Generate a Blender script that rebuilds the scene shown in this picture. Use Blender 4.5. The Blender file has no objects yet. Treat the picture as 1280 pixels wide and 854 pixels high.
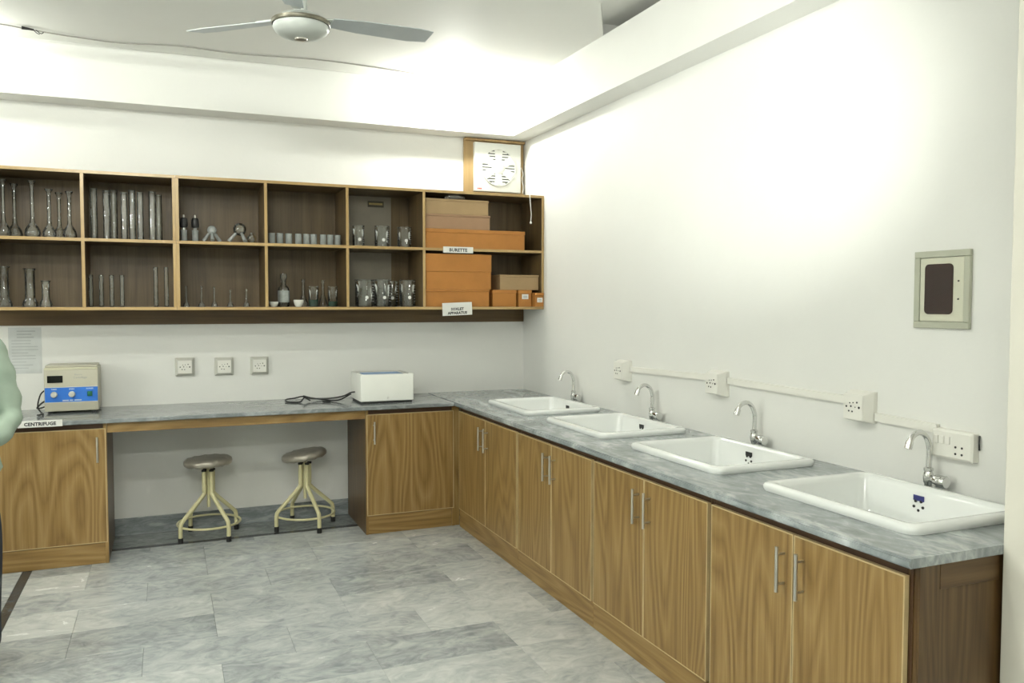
import bpy, bmesh, math, random
from mathutils import Vector, Matrix
random.seed(7)
S = bpy.context.scene
COL = S.collection
PI = math.pi

# ------------------------------------------------------------------ camera
cam_d = bpy.data.cameras.new('camera'); cam = bpy.data.objects.new('camera', cam_d); COL.objects.link(cam)
CP = Vector((-2.6256, -6.0615, 1.559)); yaw, pitch, roll, FPX = -0.3957, -0.0465, 0.0012, 1034.08
fw = Vector((-math.sin(yaw)*math.cos(pitch), math.cos(yaw)*math.cos(pitch), math.sin(pitch)))
rt = Vector((math.cos(yaw), math.sin(yaw), 0)); up = rt.cross(fw)
r2 = math.cos(roll)*rt + math.sin(roll)*up; u2 = -math.sin(roll)*rt + math.cos(roll)*up
m = Matrix(((r2.x, u2.x, -fw.x, CP.x), (r2.y, u2.y, -fw.y, CP.y), (r2.z, u2.z, -fw.z, CP.z), (0, 0, 0, 1)))
cam.matrix_world = m
cam_d.sensor_fit = 'HORIZONTAL'; cam_d.sensor_width = 36.0; cam_d.lens = 36.0*FPX/1280.0
cam_d.clip_start = 0.05; cam_d.clip_end = 60
S.camera = cam
# ------------------------------------------------------------------ world, exposure
w = bpy.data.worlds.new('world'); S.world = w; w.use_nodes = True
w.node_tree.nodes['Background'].inputs[0].default_value = (0.9, 0.95, 1, 1)
w.node_tree.nodes['Background'].inputs[1].default_value = 0.1
S.view_settings.view_transform = 'Standard'; S.view_settings.look = 'None'
S.view_settings.gamma = 1; S.view_settings.use_curve_mapping = False
S.view_settings.exposure = 0.36
# ------------------------------------------------------------------ room lights
def light(kind, name, loc, power, color=(1, .97, .9), aim=None, **kw):
    d = bpy.data.lights.new(name, kind); d.energy = power; d.color = color
    for k, v in kw.items(): setattr(d, k, v)
    o = bpy.data.objects.new(name, d); COL.objects.link(o); o.location = loc
    if aim is not None:
        o.rotation_euler = (Vector(aim)-Vector(loc)).to_track_quat('-Z', 'Y').to_euler()
    return o
P_FLASH, P_TUBE, P_BULB = 480, (36, 52, 92), (25, 8)
P_WALL = 98
# the photographer's flash beside the camera, turned towards the right wall
light('SPOT', 'camera_flash', (-2.70, -5.98, 1.72), P_FLASH, (.98, 1, .93), aim=(0, -2.75, 2.45), spot_size=math.radians(29), spot_blend=1.0, shadow_soft_size=.06)
# the ceiling tube lights and bulbs are built below with their fittings; their glowing meshes give the light
TUBES = [(-3.3, -2.55), (-3.0, -4.0), (-3.2, -6.7)]  # the last tube is a fill added behind the camera

# ------------------------------------------------------------------ material helpers
MATS = {}
def new_mat(name):
    mt = bpy.data.materials.new(name); mt.use_nodes = True
    nt = mt.node_tree; b = nt.nodes['Principled BSDF']
    MATS[name] = mt
    return mt, nt, b
def nd(nt, typ, **kw):
    n = nt.nodes.new(typ)
    for k, v in kw.items():
        if k.startswith('i_'): n.inputs[int(k[2:])].default_value = v
        else: setattr(n, k, v)
    return n
def lk(nt, a, ao, b, bi): nt.links.new(a.outputs[ao], b.inputs[bi])
def ramp(nt, stops):
    r = nt.nodes.new('ShaderNodeValToRGB'); e = r.color_ramp.elements
    while len(e) > 1: e.remove(e[0])
    e[0].position = stops[0][0]; e[0].color = (*stops[0][1], 1)
    for p, c in stops[1:]:
        x = e.new(p); x.color = (*c, 1)
    return r
def noise_map(nt, scale, nscale=1.0, detail=4, rough=.55, rnd=True, dist=0.0, coord='Object'):
    tc = nd(nt, 'ShaderNodeTexCoord'); mp = nd(nt, 'ShaderNodeMapping'); mp.inputs['Scale'].default_value = scale
    lk(nt, tc, coord, mp, 0)
    if rnd:
        oi = nd(nt, 'ShaderNodeObjectInfo'); ml = nd(nt, 'ShaderNodeMath', operation='MULTIPLY', i_1=37.0)
        lk(nt, oi, 'Random', ml, 0)
        cx = nd(nt, 'ShaderNodeCombineXYZ'); lk(nt, ml, 0, cx, 0); lk(nt, ml, 0, cx, 1); lk(nt, ml, 0, cx, 2)
        va = nd(nt, 'ShaderNodeVectorMath', operation='ADD'); lk(nt, mp, 0, va, 0); lk(nt, cx, 0, va, 1); src = va
    else: src = mp
    n = nd(nt, 'ShaderNodeTexNoise'); n.inputs['Scale'].default_value = nscale; n.inputs['Detail'].default_value = detail
    n.inputs['Roughness'].default_value = rough; n.inputs['Distortion'].default_value = dist
    lk(nt, src, 0, n, 'Vector')
    return n
def plain(name, col, rough=.5, metal=0.0, var=0.06, bump=0.0, bscale=200, spec=.5, coat=0.0):
    mt, nt, b = new_mat(name)
    n = noise_map(nt, (1, 1, 1), 9.0)
    lo = tuple(c*(1-var) for c in col); hi = tuple(min(1, c*(1+var)) for c in col)
    r = ramp(nt, [(.3, lo), (.7, hi)]); lk(nt, n, 0, r, 0); lk(nt, r, 0, b, 'Base Color')
    b.inputs['Roughness'].default_value = rough; b.inputs['Metallic'].default_value = metal
    b.inputs['Specular IOR Level'].default_value = spec; b.inputs['Coat Weight'].default_value = coat
    if bump:
        n2 = noise_map(nt, (1, 1, 1), bscale, 3); bp = nd(nt, 'ShaderNodeBump'); bp.inputs['Strength'].default_value = bump; bp.inputs['Distance'].default_value = .002
        lk(nt, n2, 0, bp, 'Height'); lk(nt, bp, 0, b, 'Normal')
    return mt
def wood(name, axis, dark, mid, lite, rough=.38, rings=13.0):
    """laminate with the grain running along `axis`; contours of a stretched noise give the cathedral figure"""
    mt, nt, b = new_mat(name)
    tc = nd(nt, 'ShaderNodeTexCoord'); sp = nd(nt, 'ShaderNodeSeparateXYZ'); lk(nt, tc, 'Object', sp, 0)
    others = [k for k in range(3) if k != axis]
    ad = nd(nt, 'ShaderNodeMath', operation='ADD'); lk(nt, sp, others[0], ad, 0); lk(nt, sp, others[1], ad, 1)
    oi = nd(nt, 'ShaderNodeObjectInfo'); ml = nd(nt, 'ShaderNodeMath', operation='MULTIPLY', i_1=53.0); lk(nt, oi, 'Random', ml, 0)
    def vec(a, bsc):
        c = nd(nt, 'ShaderNodeCombineXYZ')
        m1 = nd(nt, 'ShaderNodeMath', operation='MULTIPLY', i_1=a); lk(nt, ad, 0, m1, 0)
        m2 = nd(nt, 'ShaderNodeMath', operation='MULTIPLY', i_1=bsc); lk(nt, sp, axis, m2, 0)
        lk(nt, m1, 0, c, 0); lk(nt, m2, 0, c, 1); lk(nt, ml, 0, c, 2); return c
    big = nd(nt, 'ShaderNodeTexNoise'); big.inputs['Scale'].default_value = 1; big.inputs['Detail'].default_value = 1.2; big.inputs['Distortion'].default_value = .15
    lk(nt, vec(5.0, .60), 0, big, 'Vector')
    m3 = nd(nt, 'ShaderNodeMath', operation='MULTIPLY', i_1=rings); lk(nt, big, 0, m3, 0)
    fr = nd(nt, 'ShaderNodeMath', operation='PINGPONG', i_1=.5); lk(nt, m3, 0, fr, 0)
    fine = nd(nt, 'ShaderNodeTexNoise'); fine.inputs['Scale'].default_value = 1; fine.inputs['Detail'].default_value = 5; fine.inputs['Roughness'].default_value = .65
    lk(nt, vec(75, 2.2), 0, fine, 'Vector')
    mx = nd(nt, 'ShaderNodeMath', operation='MULTIPLY', i_1=.62); lk(nt, fr, 0, mx, 0)
    m5 = nd(nt, 'ShaderNodeMath', operation='MULTIPLY_ADD', i_1=.75); lk(nt, fine, 0, m5, 0); lk(nt, mx, 0, m5, 2)
    r = ramp(nt, [(.24, dark), (.50, mid), (.78, lite)]); lk(nt, m5, 0, r, 0)
    lk(nt, r, 0, b, 'Base Color'); b.inputs['Roughness'].default_value = rough
    bp = nd(nt, 'ShaderNodeBump'); bp.inputs['Strength'].default_value = .08; bp.inputs['Distance'].default_value = .001
    lk(nt, fine, 0, bp, 'Height'); lk(nt, bp, 0, b, 'Normal')
    return mt
def marble(name, lo, mid, hi, scale, nscale, rough, vein=.5, tint=0.0):
    mt, nt, b = new_mat(name)
    n1 = noise_map(nt, scale, nscale, 7, .62, True, 1.1)
    n2 = noise_map(nt, tuple(s*2.2 for s in scale), nscale, 5, .6, True, 2.6)
    a = nd(nt, 'ShaderNodeMath', operation='MULTIPLY_ADD', i_1=vein); lk(nt, n2, 0, a, 0)
    m1 = nd(nt, 'ShaderNodeMath', operation='MULTIPLY', i_1=1-vein); lk(nt, n1, 0, m1, 0); lk(nt, m1, 0, a, 2)
    last = a
    if tint:
        oi = nd(nt, 'ShaderNodeObjectInfo'); m2 = nd(nt, 'ShaderNodeMath', operation='MULTIPLY_ADD', i_1=tint, i_2=-tint/2)
        lk(nt, oi, 'Random', m2, 0); ad = nd(nt, 'ShaderNodeMath', operation='ADD'); lk(nt, a, 0, ad, 0); lk(nt, m2, 0, ad, 1); last = ad
    r = ramp(nt, [(.30, lo), (.47, mid), (.68, hi)]); lk(nt, last, 0, r, 0); lk(nt, r, 0, b, 'Base Color')
    b.inputs['Roughness'].default_value = rough
    r3 = nd(nt, 'ShaderNodeMapRange'); r3.inputs['To Min'].default_value = max(.03, rough-.1); r3.inputs['To Max'].default_value = rough+.12
    lk(nt, n1, 0, r3, 0); lk(nt, r3, 0, b, 'Roughness')
    return mt
def paint(name, col, rough=.6, dirt=.0):
    """emulsion: slight unevenness, hairline scuffs"""
    mt, nt, b = new_mat(name)
    n = noise_map(nt, (1, 1, 1), 1.6, 6, .6, False); r = ramp(nt, [(.25, tuple(c*.955 for c in col)), (.75, col)])
    lk(nt, n, 0, r, 0); lk(nt, r, 0, b, 'Base Color'); b.inputs['Roughness'].default_value = rough
    n2 = noise_map(nt, (1, 1, 1), 45, 4, .6, False); bp = nd(nt, 'ShaderNodeBump'); bp.inputs['Strength'].default_value = .12; bp.inputs['Distance'].default_value = .004
    lk(nt, n2, 0, bp, 'Height'); lk(nt, bp, 0, b, 'Normal')
    return mt
def glass(name, tint=(.93, .95, .93), haze=.03, hazecol=(.8, .85, .82), ior=1.5):
    mt, nt, b = new_mat(name); nt.nodes.remove(b)
    out = nt.nodes['Material Output']
    tr = nd(nt, 'ShaderNodeBsdfTransparent'); tr.inputs[0].default_value = (*tint, 1)
    gl = nd(nt, 'ShaderNodeBsdfGlossy'); gl.inputs['Roughness'].default_value = .06; gl.inputs[0].default_value = (1, 1, 1, 1)
    df = nd(nt, 'ShaderNodeBsdfDiffuse')
    nb = noise_map(nt, (1, 1, .35), 55, 2); bp = nd(nt, 'ShaderNodeBump'); bp.inputs['Strength'].default_value = .35; bp.inputs['Distance'].default_value = .004; lk(nt, nb, 0, bp, 'Height'); lk(nt, bp, 0, gl, 'Normal')
    n = noise_map(nt, (1, 1, 1), 30, 3); r = ramp(nt, [(.3, tuple(c*.8 for c in hazecol)), (.7, hazecol)]); lk(nt, n, 0, r, 0); lk(nt, r, 0, df, 0)
    fr0 = nd(nt, 'ShaderNodeFresnel'); fr0.inputs[0].default_value = ior
    fr = nd(nt, 'ShaderNodeMath', operation='MULTIPLY_ADD', i_1=1.5, i_2=.02, use_clamp=True); lk(nt, fr0, 0, fr, 0)
    lw = nd(nt, 'ShaderNodeLayerWeight'); lw.inputs[0].default_value = .25
    hz = nd(nt, 'ShaderNodeMath', operation='MULTIPLY_ADD', i_1=.16, i_2=haze); lk(nt, lw, 'Facing', hz, 0)
    hz2 = nd(nt, 'ShaderNodeMath', operation='MULTIPLY', i_1=.55); lk(nt, hz, 0, hz2, 0)
    m1 = nd(nt, 'ShaderNodeMixShader'); lk(nt, hz2, 0, m1, 0); lk(nt, tr, 0, m1, 1); lk(nt, df, 0, m1, 2)
    m2 = nd(nt, 'ShaderNodeMixShader'); lk(nt, fr, 0, m2, 0); lk(nt, m1, 0, m2, 1); lk(nt, gl, 0, m2, 2)
    lk(nt, m2, 0, out, 0)
    return mt
def emit(name, col, strength):
    mt, nt, b = new_mat(name)
    n = noise_map(nt, (1, 1, 1), 3); r = ramp(nt, [(0, tuple(c*.97 for c in col)), (1, col)]); lk(nt, n, 0, r, 0)
    lk(nt, r, 0, b, 'Emission Color'); b.inputs['Emission Strength'].default_value = strength
    b.inputs['Base Color'].default_value = (*col, 1)
    return mt

WD, WM, WL = (.160, .088, .024), (.258, .156, .048), (.35, .23, .088)
M_WV = wood('oak_laminate_upright', 2, WD, WM, WL)
M_WX = wood('oak_laminate_along_x', 0, WD, WM, WL)
M_WY = wood('oak_laminate_along_y', 1, WD, WM, WL)
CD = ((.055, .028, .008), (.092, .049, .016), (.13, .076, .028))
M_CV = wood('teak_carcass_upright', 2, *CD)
M_CX = wood('teak_carcass_along_x', 0, *CD)
SC = ((.070, .044, .016), (.105, .068, .027), (.14, .094, .041))
M_SH = wood('shelf_laminate_back', 2, *SC, .45, 5)
M_SHX = wood('shelf_laminate_board', 0, *SC, .45, 5)
M_RAIL = wood('walnut_rail', 0, (.075, .041, .013), (.115, .066, .022), (.15, .092, .034), .4, 5)
M_EDGE = wood('pale_edge_tape', 0, (.36, .235, .095), (.43, .29, .125), (.50, .35, .16), .25, 4)
M_EDGEV = wood('pale_edge_tape_upright', 2, (.36, .235, .095), (.43, .29, .125), (.50, .35, .16), .25, 4)
M_BAND = plain('cream_edge_band', (.52, .40, .21), .35, var=.1)
M_DARKW = plain('dark_gap_wood', (.07, .032, .012), .55, var=.15)
M_WALL = paint('white_wall_paint', (.80, .80, .765))
M_CEIL = paint('white_ceiling_paint', (.80, .80, .76), .7)
M_FLOOR = marble('grey_marble_tile', (.25, .275, .285), (.42, .445, .445), (.61, .63, .61), (1.5, 2.2, 1), 2.0, .22, .5, .16)
M_STRIP = marble('black_marble_strip', (.025, .028, .03), (.05, .055, .06), (.10, .11, .115), (1, 1, 1), 6, .2)
M_GROUT = plain('grey_grout', (.42, .44, .43), .8)
M_TOP = marble('grey_marble_worktop', (.17, .19, .20), (.29, .32, .325), (.66, .69, .69), (2.2, 1.0, 1), 2.6, .12, .4, .06)
M_TOPX = marble('grey_marble_worktop_x', (.13, .14, .145), (.215, .235, .24), (.48, .50, .50), (.8, 3.2, 1), 3.2, .10, .45, .06)  # darker than the sink-run marble: weaker glancing reflections put into its colour
M_SKIRT = marble('grey_marble_skirting', (.12, .14, .145), (.22, .245, .25), (.40, .43, .43), (1, 1, 4), 3, .25)
M_CERAM = plain('white_ceramic', (.83, .85, .83), .12, var=.01, coat=.5)
M_CHROME = plain('chrome', (.72, .72, .71), .13, 1.0, .05)
M_STEEL = plain('brushed_steel', (.60, .58, .53), .33, 1.0, .08)
M_WPLAST = plain('white_plastic', (.80, .79, .73), .35, var=.02)
M_WENAM = plain('white_enamel', (.80, .81, .76), .3, var=.02)
M_GPLAST = plain('grey_white_plastic', (.60, .60, .54), .4, var=.03)
M_BLACK = plain('black_rubber', (.012, .012, .012), .5, var=.2)
M_HOLE = plain('socket_hole_black', (.02, .02, .02), .6, var=.1)
M_CREAM = plain('cream_paint', (.62, .58, .34), .35, var=.04)
M_SEAT = plain('silver_vinyl', (.38, .35, .29), .28, .35, .15, .5, 60)
M_BEIGE = plain('beige_enamel', (.50, .48, .38), .4, var=.03)
M_BEIGEL = plain('pale_beige_enamel', (.62, .60, .44), .4, var=.03)
M_BLUE = plain('blue_panel', (.03, .17, .62), .35, var=.06)
M_DISPLAY = plain('black_display', (.01, .01, .01), .15, var=.1)
M_GREEN = plain('green_switch', (.01, .12, .06), .3, var=.1)
M_DB = plain('grey_green_enamel', (.44, .45, .36), .4, var=.03)
M_DBD = plain('cream_enamel', (.60, .60, .48), .4, var=.02)
M_DBW = plain('smoked_window', (.022, .009, .006), .12, var=.3)
M_ORANGE = plain('orange_card', (.42, .175, .035), .7, var=.07)
M_KRAFT = plain('kraft_card', (.36, .245, .125), .75, var=.06)
M_PINKB = plain('pinkish_card', (.33, .20, .115), .75, var=.06)
M_PAPER = plain('white_paper', (.76, .76, .72), .7, var=.03)
M_PAPERG = plain('grey_paper', (.58, .60, .59), .3, var=.06)
M_INK = plain('dark_ink', (.03, .03, .035), .7)
M_INKG = plain('grey_ink', (.30, .31, .31), .7)
M_RED = plain('red_print', (.6, .05, .04), .5)
M_WTXT = plain('pale_print', (.55, .65, .75), .5)
M_PLY = wood('plywood_board', 2, (.30, .19, .075), (.38, .255, .11), (.46, .32, .15), .5, 4)
M_FAN = plain('grey_white_fan_paint', (.54, .57, .54), .35, var=.03)
M_FANB = plain('pale_blue_grey_fan_blade', (.50, .54, .56), .4, var=.04)
M_BRONZE = plain('dull_bronze', (.18, .17, .13), .35, .6, .2)
M_GLASS = glass('clear_glass')
M_GLASSF = glass('frosted_glass', (.75, .78, .76), .75, (.72, .76, .74))
M_PORC = plain('white_porcelain', (.78, .78, .70), .2, var=.02)
M_LIQ = plain('green_liquid', (.006, .075, .045), .15, var=.1)
M_SHIRT = plain('mint_cotton', (.30, .375, .30), .85, var=.08, bump=.2, bscale=120)
M_TROU = plain('navy_cotton', (.012, .015, .026), .85, var=.15)
M_SKIN = plain('skin', (.36, .19, .115), .5, var=.06)
M_HAIR = plain('black_hair', (.012, .01, .009), .45, var=.3)
M_SHOE = plain('black_leather', (.015, .013, .012), .35, var=.2)
M_BULB = emit('lit_bulb', (1, .98, .93), 14.0)
M_POLY = glass('clear_polythene', (.85, .85, .82), .35, (.6, .58, .52), 1.3)

# ------------------------------------------------------------------ mesh helpers
def B(): return bmesh.new()
def box(bm, x0, x1, y0, y1, z0, z1, bev=0.0, seg=2):
    t = bmesh.new()
    vs = [t.verts.new((x, y, z)) for x in (x0, x1) for y in (y0, y1) for z in (z0, z1)]
    for f in ((0, 1, 3, 2), (4, 6, 7, 5), (0, 4, 5, 1), (2, 3, 7, 6), (0, 2, 6, 4), (1, 5, 7, 3)):
        t.faces.new([vs[i] for i in f])
    if bev > 0: bmesh.ops.bevel(t, geom=t.edges[:], offset=bev, segments=seg, profile=.5, affect='EDGES')
    merge(bm, t)
    return bm
def merge(bm, t, mat=None):
    if mat is not None: t.transform(mat)
    bmesh.ops.recalc_face_normals(t, faces=t.faces[:])
    me = bpy.data.meshes.new('tmp'); t.to_mesh(me); t.free(); bm.from_mesh(me); bpy.data.meshes.remove(me)
def lathe(bm, prof, n=24, center=(0, 0, 0), axis='Z', cap0=False, cap1=False):
    t = bmesh.new(); rings = []
    for r, z in prof:
        rings.append([t.verts.new((max(r, 1e-5)*math.cos(2*PI*i/n), max(r, 1e-5)*math.sin(2*PI*i/n), z)) for i in range(n)])
    for a, b in zip(rings[:-1], rings[1:]):
        for i in range(n): t.faces.new((a[i], a[(i+1) % n], b[(i+1) % n], b[i]))
    if cap0: t.faces.new(rings[0][::-1])
    if cap1: t.faces.new(rings[-1])
    M = Matrix.Identity(4)
    if axis == 'X': M = Matrix.Rotation(PI/2, 4, 'Y')
    if axis == '-X': M = Matrix.Rotation(-PI/2, 4, 'Y')
    if axis == 'Y': M = Matrix.Rotation(-PI/2, 4, 'X')
    if axis == '-Y': M = Matrix.Rotation(PI/2, 4, 'X')
    merge(bm, t, Matrix.Translation(center) @ M)
    return bm
def smooth_path(pts, n=6):
    """Catmull-Rom through the points"""
    P = [Vector(p) for p in pts]; out = []
    Q = [P[0]*2-P[1]]+P+[P[-1]*2-P[-2]]
    for i in range(1, len(Q)-2):
        for k in range(n):
            t = k/n; a, b, c, d = Q[i-1:i+3]
            out.append(.5*((2*b)+(-a+c)*t+(2*a-5*b+4*c-d)*t*t+(-a+3*b-3*c+d)*t**3))
    out.append(P[-1]); return out
def tube(bm, pts, r, n=10, cap=True, rend=None):
    t = bmesh.new(); P = [Vector(p) for p in pts]; rings = []
    T0 = (P[1]-P[0]).normalized(); N = T0.orthogonal().normalized()
    for i, p in enumerate(P):
        T = ((P[min(i+1, len(P)-1)]-P[max(i-1, 0)])).normalized()
        N = (N-T*N.dot(T)).normalized(); Bn = T.cross(N)
        rr = r if rend is None else r+(rend-r)*i/(len(P)-1)
        rings.append([t.verts.new(p+rr*(math.cos(2*PI*k/n)*N+math.sin(2*PI*k/n)*Bn)) for k in range(n)])
    for a, b in zip(rings[:-1], rings[1:]):
        for k in range(n): t.faces.new((a[k], a[(k+1) % n], b[(k+1) % n], b[k]))
    if cap: t.faces.new(rings[0][::-1]); t.faces.new(rings[-1])
    merge(bm, t); return bm
def rrect(hx, hy, r, n=6):
    out = []
    for cx, cy, a0 in ((hx-r, hy-r, 0), (-hx+r, hy-r, PI/2), (-hx+r, -hy+r, PI), (hx-r, -hy+r, 3*PI/2)):
        for k in range(n+1):
            a = a0+PI/2*k/n; out.append((cx+r*math.cos(a), cy+r*math.sin(a)))
    return out
def loops(bm, LL, cap0=False, cap1=False):
    t = bmesh.new(); R_ = [[t.verts.new(p) for p in L] for L in LL]; n = len(R_[0])
    for a, b in zip(R_[:-1], R_[1:]):
        for k in range(n): t.faces.new((a[k], a[(k+1) % n], b[(k+1) % n], b[k]))
    if cap0: t.faces.new(R_[0][::-1])
    if cap1: t.faces.new(R_[-1])
    merge(bm, t); return bm
def prism(bm, poly, z0, z1):
    return loops(bm, [[(x, y, z0) for x, y in poly], [(x, y, z1) for x, y in poly]], True, True)
def obj(name, bm, mat, parent=None, smooth=False, world=True, angle=40):
    """one mesh object; `world` means bm is in world space and is moved into the parent's space"""
    me = bpy.data.meshes.new(name)
    if parent is not None and world: bm.transform(parent.matrix_basis.inverted() if parent.parent is None else (parent.parent.matrix_basis @ parent.matrix_basis).inverted())
    bm.to_mesh(me); bm.free()
    o = bpy.data.objects.new(name, me); COL.objects.link(o)
    me.materials.append(mat)
    if smooth:
        for p in me.polygons: p.use_smooth = True
        try: me.set_sharp_from_angle(angle=math.radians(angle))
        except Exception: pass
    if parent is not None: o.parent = parent
    return o
def thing(name, label, cat, loc=(0, 0, 0), rotz=0, group=None):
    o = bpy.data.objects.new(name, None); COL.objects.link(o); o.location = loc; o.rotation_euler = (0, 0, rotz)
    o.empty_display_size = .05; o['label'] = label; o['category'] = cat
    if group: o['group'] = group
    o.matrix_basis = Matrix.Translation(loc) @ Matrix.Rotation(rotz, 4, 'Z')
    return o
def tag(o, label, cat, group=None):
    o['label'] = label; o['category'] = cat
    if group: o['group'] = group
    return o
def struct(name, bm, mat, smooth=False):
    o = obj(name, bm, mat, smooth=smooth); o['kind'] = 'structure'; return o
def dup(root, loc, rotz, label=None, group=None):
    r = root.copy(); COL.objects.link(r); r.location = loc; r.rotation_euler = (0, 0, rotz)
    r.matrix_basis = Matrix.Translation(loc) @ Matrix.Rotation(rotz, 4, 'Z')
    if label: r['label'] = label
    if group: r['group'] = group
    for ch in list(root.children):
        c = ch.copy(); COL.objects.link(c); c.parent = r
        for g in ch.children:
            d = g.copy(); COL.objects.link(d); d.parent = c
    return r
def text_bm(s, size, M, depth=.0006, bold=0.0, spacing=1.0):
    cu = bpy.data.curves.new('t', 'FONT'); cu.body = s; cu.size = size; cu.align_x = 'CENTER'; cu.align_y = 'CENTER'
    cu.extrude = depth; cu.offset = bold; cu.space_character = spacing; cu.resolution_u = 2
    o = bpy.data.objects.new('t', cu); COL.objects.link(o)
    dg = bpy.context.evaluated_depsgraph_get(); dg.update(); me = bpy.data.meshes.new_from_object(o.evaluated_get(dg))
    bm = bmesh.new(); bm.from_mesh(me); bm.transform(M)
    bpy.data.objects.remove(o); bpy.data.curves.remove(cu); bpy.data.meshes.remove(me)
    return bm
FACE_MY = Matrix.Rotation(PI/2, 4, 'X')                               # text facing -y
def at(x, y, z): return Matrix.Translation((x, y, z))

# ------------------------------------------------------------------ the room
XL, YF, ZC = -6.2, -8.0, 3.17
bm = box(B(), XL-.2, .2, YF-.2, .2, -.2, -.012); FLOOR = struct('floor', bm, M_GROUT)
struct('wall_back', box(B(), XL-.2, .2, 0, .2, -.012, 3.6), M_WALL)
struct('wall_right', box(B(), 0, .2, YF, 0, -.012, 3.6), M_WALL)
struct('wall_left', box(B(), XL-.2, XL, YF, 0, -.012, 3.6), M_WALL)
struct('wall_front', box(B(), XL-.2, .2, YF-.2, YF, -.012, 3.6), M_WALL)
struct('wall_pier', box(B(), -.435, -.001, -5.25, -4.452, -.011, 2.828, .004), paint('cream_wall_paint', (.77, .745, .655)))
# ceiling with an added recess, shaped to darken a patch beside the right beam
cpoly = [(0, 0), (XL, 0), (XL, YF), (0, YF), (0, -3.6), (-.55, -3.6), (-.44, -2.06), (-.168, -1.6), (0, -1.6)]
bm = prism(B(), cpoly, ZC, ZC+.07); box(bm, XL, 0, YF, 0, ZC+.07, ZC+.25)
struct('ceiling', bm, M_CEIL)
struct('trim_1', box(B(), XL, 0, -.2, 0, 2.828, ZC), M_WALL)           # beam over the back wall
struct('trim_2', box(B(), -.168, 0, YF, -.2, 2.828, ZC), M_WALL)       # beam over the right wall
struct('baseboard_back', box(B(), XL, 0, -.012, -.0005, -.011, .115, .003), M_SKIRT)

# marble floor slabs: running bond inside a black border strip
STRIPX, STRIPY, SW = -3.395, -.345, .05
tile_meshes = {}
M_FLOORD = marble('shaded_dark_marble_tile', (.11, .125, .125), (.22, .24, .235), (.38, .40, .385), (1.3, 2.4, 1), 2.4, .22, .5, .12)  # darker slabs, with the knee-space shade also put into their colour
TM = M_FLOOR
def floor_tile(x0, x1, y0, y1):
    g = .0006; w_, d_ = round(x1-x0, 3), round(y1-y0, 3)
    if w_ < .03 or d_ < .03: return
    key = (w_, d_, TM.name)
    if key not in tile_meshes:
        b_ = B(); box(b_, -w_/2+g, w_/2-g, -d_/2+g, d_/2-g, -.0115, 0, .0008, 1)
        me = bpy.data.meshes.new('floor_tile'); b_.to_mesh(me); b_.free(); me.materials.append(TM); tile_meshes[key] = me
    o = bpy.data.objects.new('floor_tile', tile_meshes[key]); COL.objects.link(o); o.parent = FLOOR
    o.location = ((x0+x1)/2, (y0+y1)/2, random.uniform(-.0006, .0003))
def tile_area(x0, x1, y0, y1, ox, oy, L=.63, D=.316):
    k = math.ceil((y1-oy)/D)
    while oy+k*D > y0-D:
        ya, yb = max(y0, oy+k*D-D), min(y1, oy+k*D)
        if yb > ya:
            off = ox + ((-k) % 3)*.315 + (.63 if k % 2 else 0)
            j = math.floor((x0-off)/L)
            while off+j*L < x1:
                xa, xb = max(x0, off+j*L), min(x1, off+j*L+L)
                if xb > xa: floor_tile(xa, xb, ya, yb)
                j += 1
        k -= 1
tile_area(STRIPX+SW/2, 0, -5.6, STRIPY-SW/2, -3.06, -1.714)
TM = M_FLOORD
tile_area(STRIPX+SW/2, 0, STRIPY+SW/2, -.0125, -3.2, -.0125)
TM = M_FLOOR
tile_area(-4.6, STRIPX-SW/2, -5.6, -.0125, -3.9, -1.6)
for nm, (a, b, c, d) in (('border_strip', (STRIPX-SW/2, STRIPX+SW/2, -5.6, -.0125)), ('border_strip', (STRIPX+SW/2, 0, STRIPY-SW/2, STRIPY+SW/2))):
    obj(nm, box(B(), a+.001, b-.001, c, d, -.0115, 0, .001, 1), M_STRIP, FLOOR)
# the floor beyond the slabs built one by one
for (a, b, c, d) in ((XL, -4.6, YF, 0), (-4.6, 0, YF, -5.6)):
    obj('floor_field', box(B(), a, b-.001, c, d-.001, -.0115, 0), M_FLOOR, FLOOR)

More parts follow.
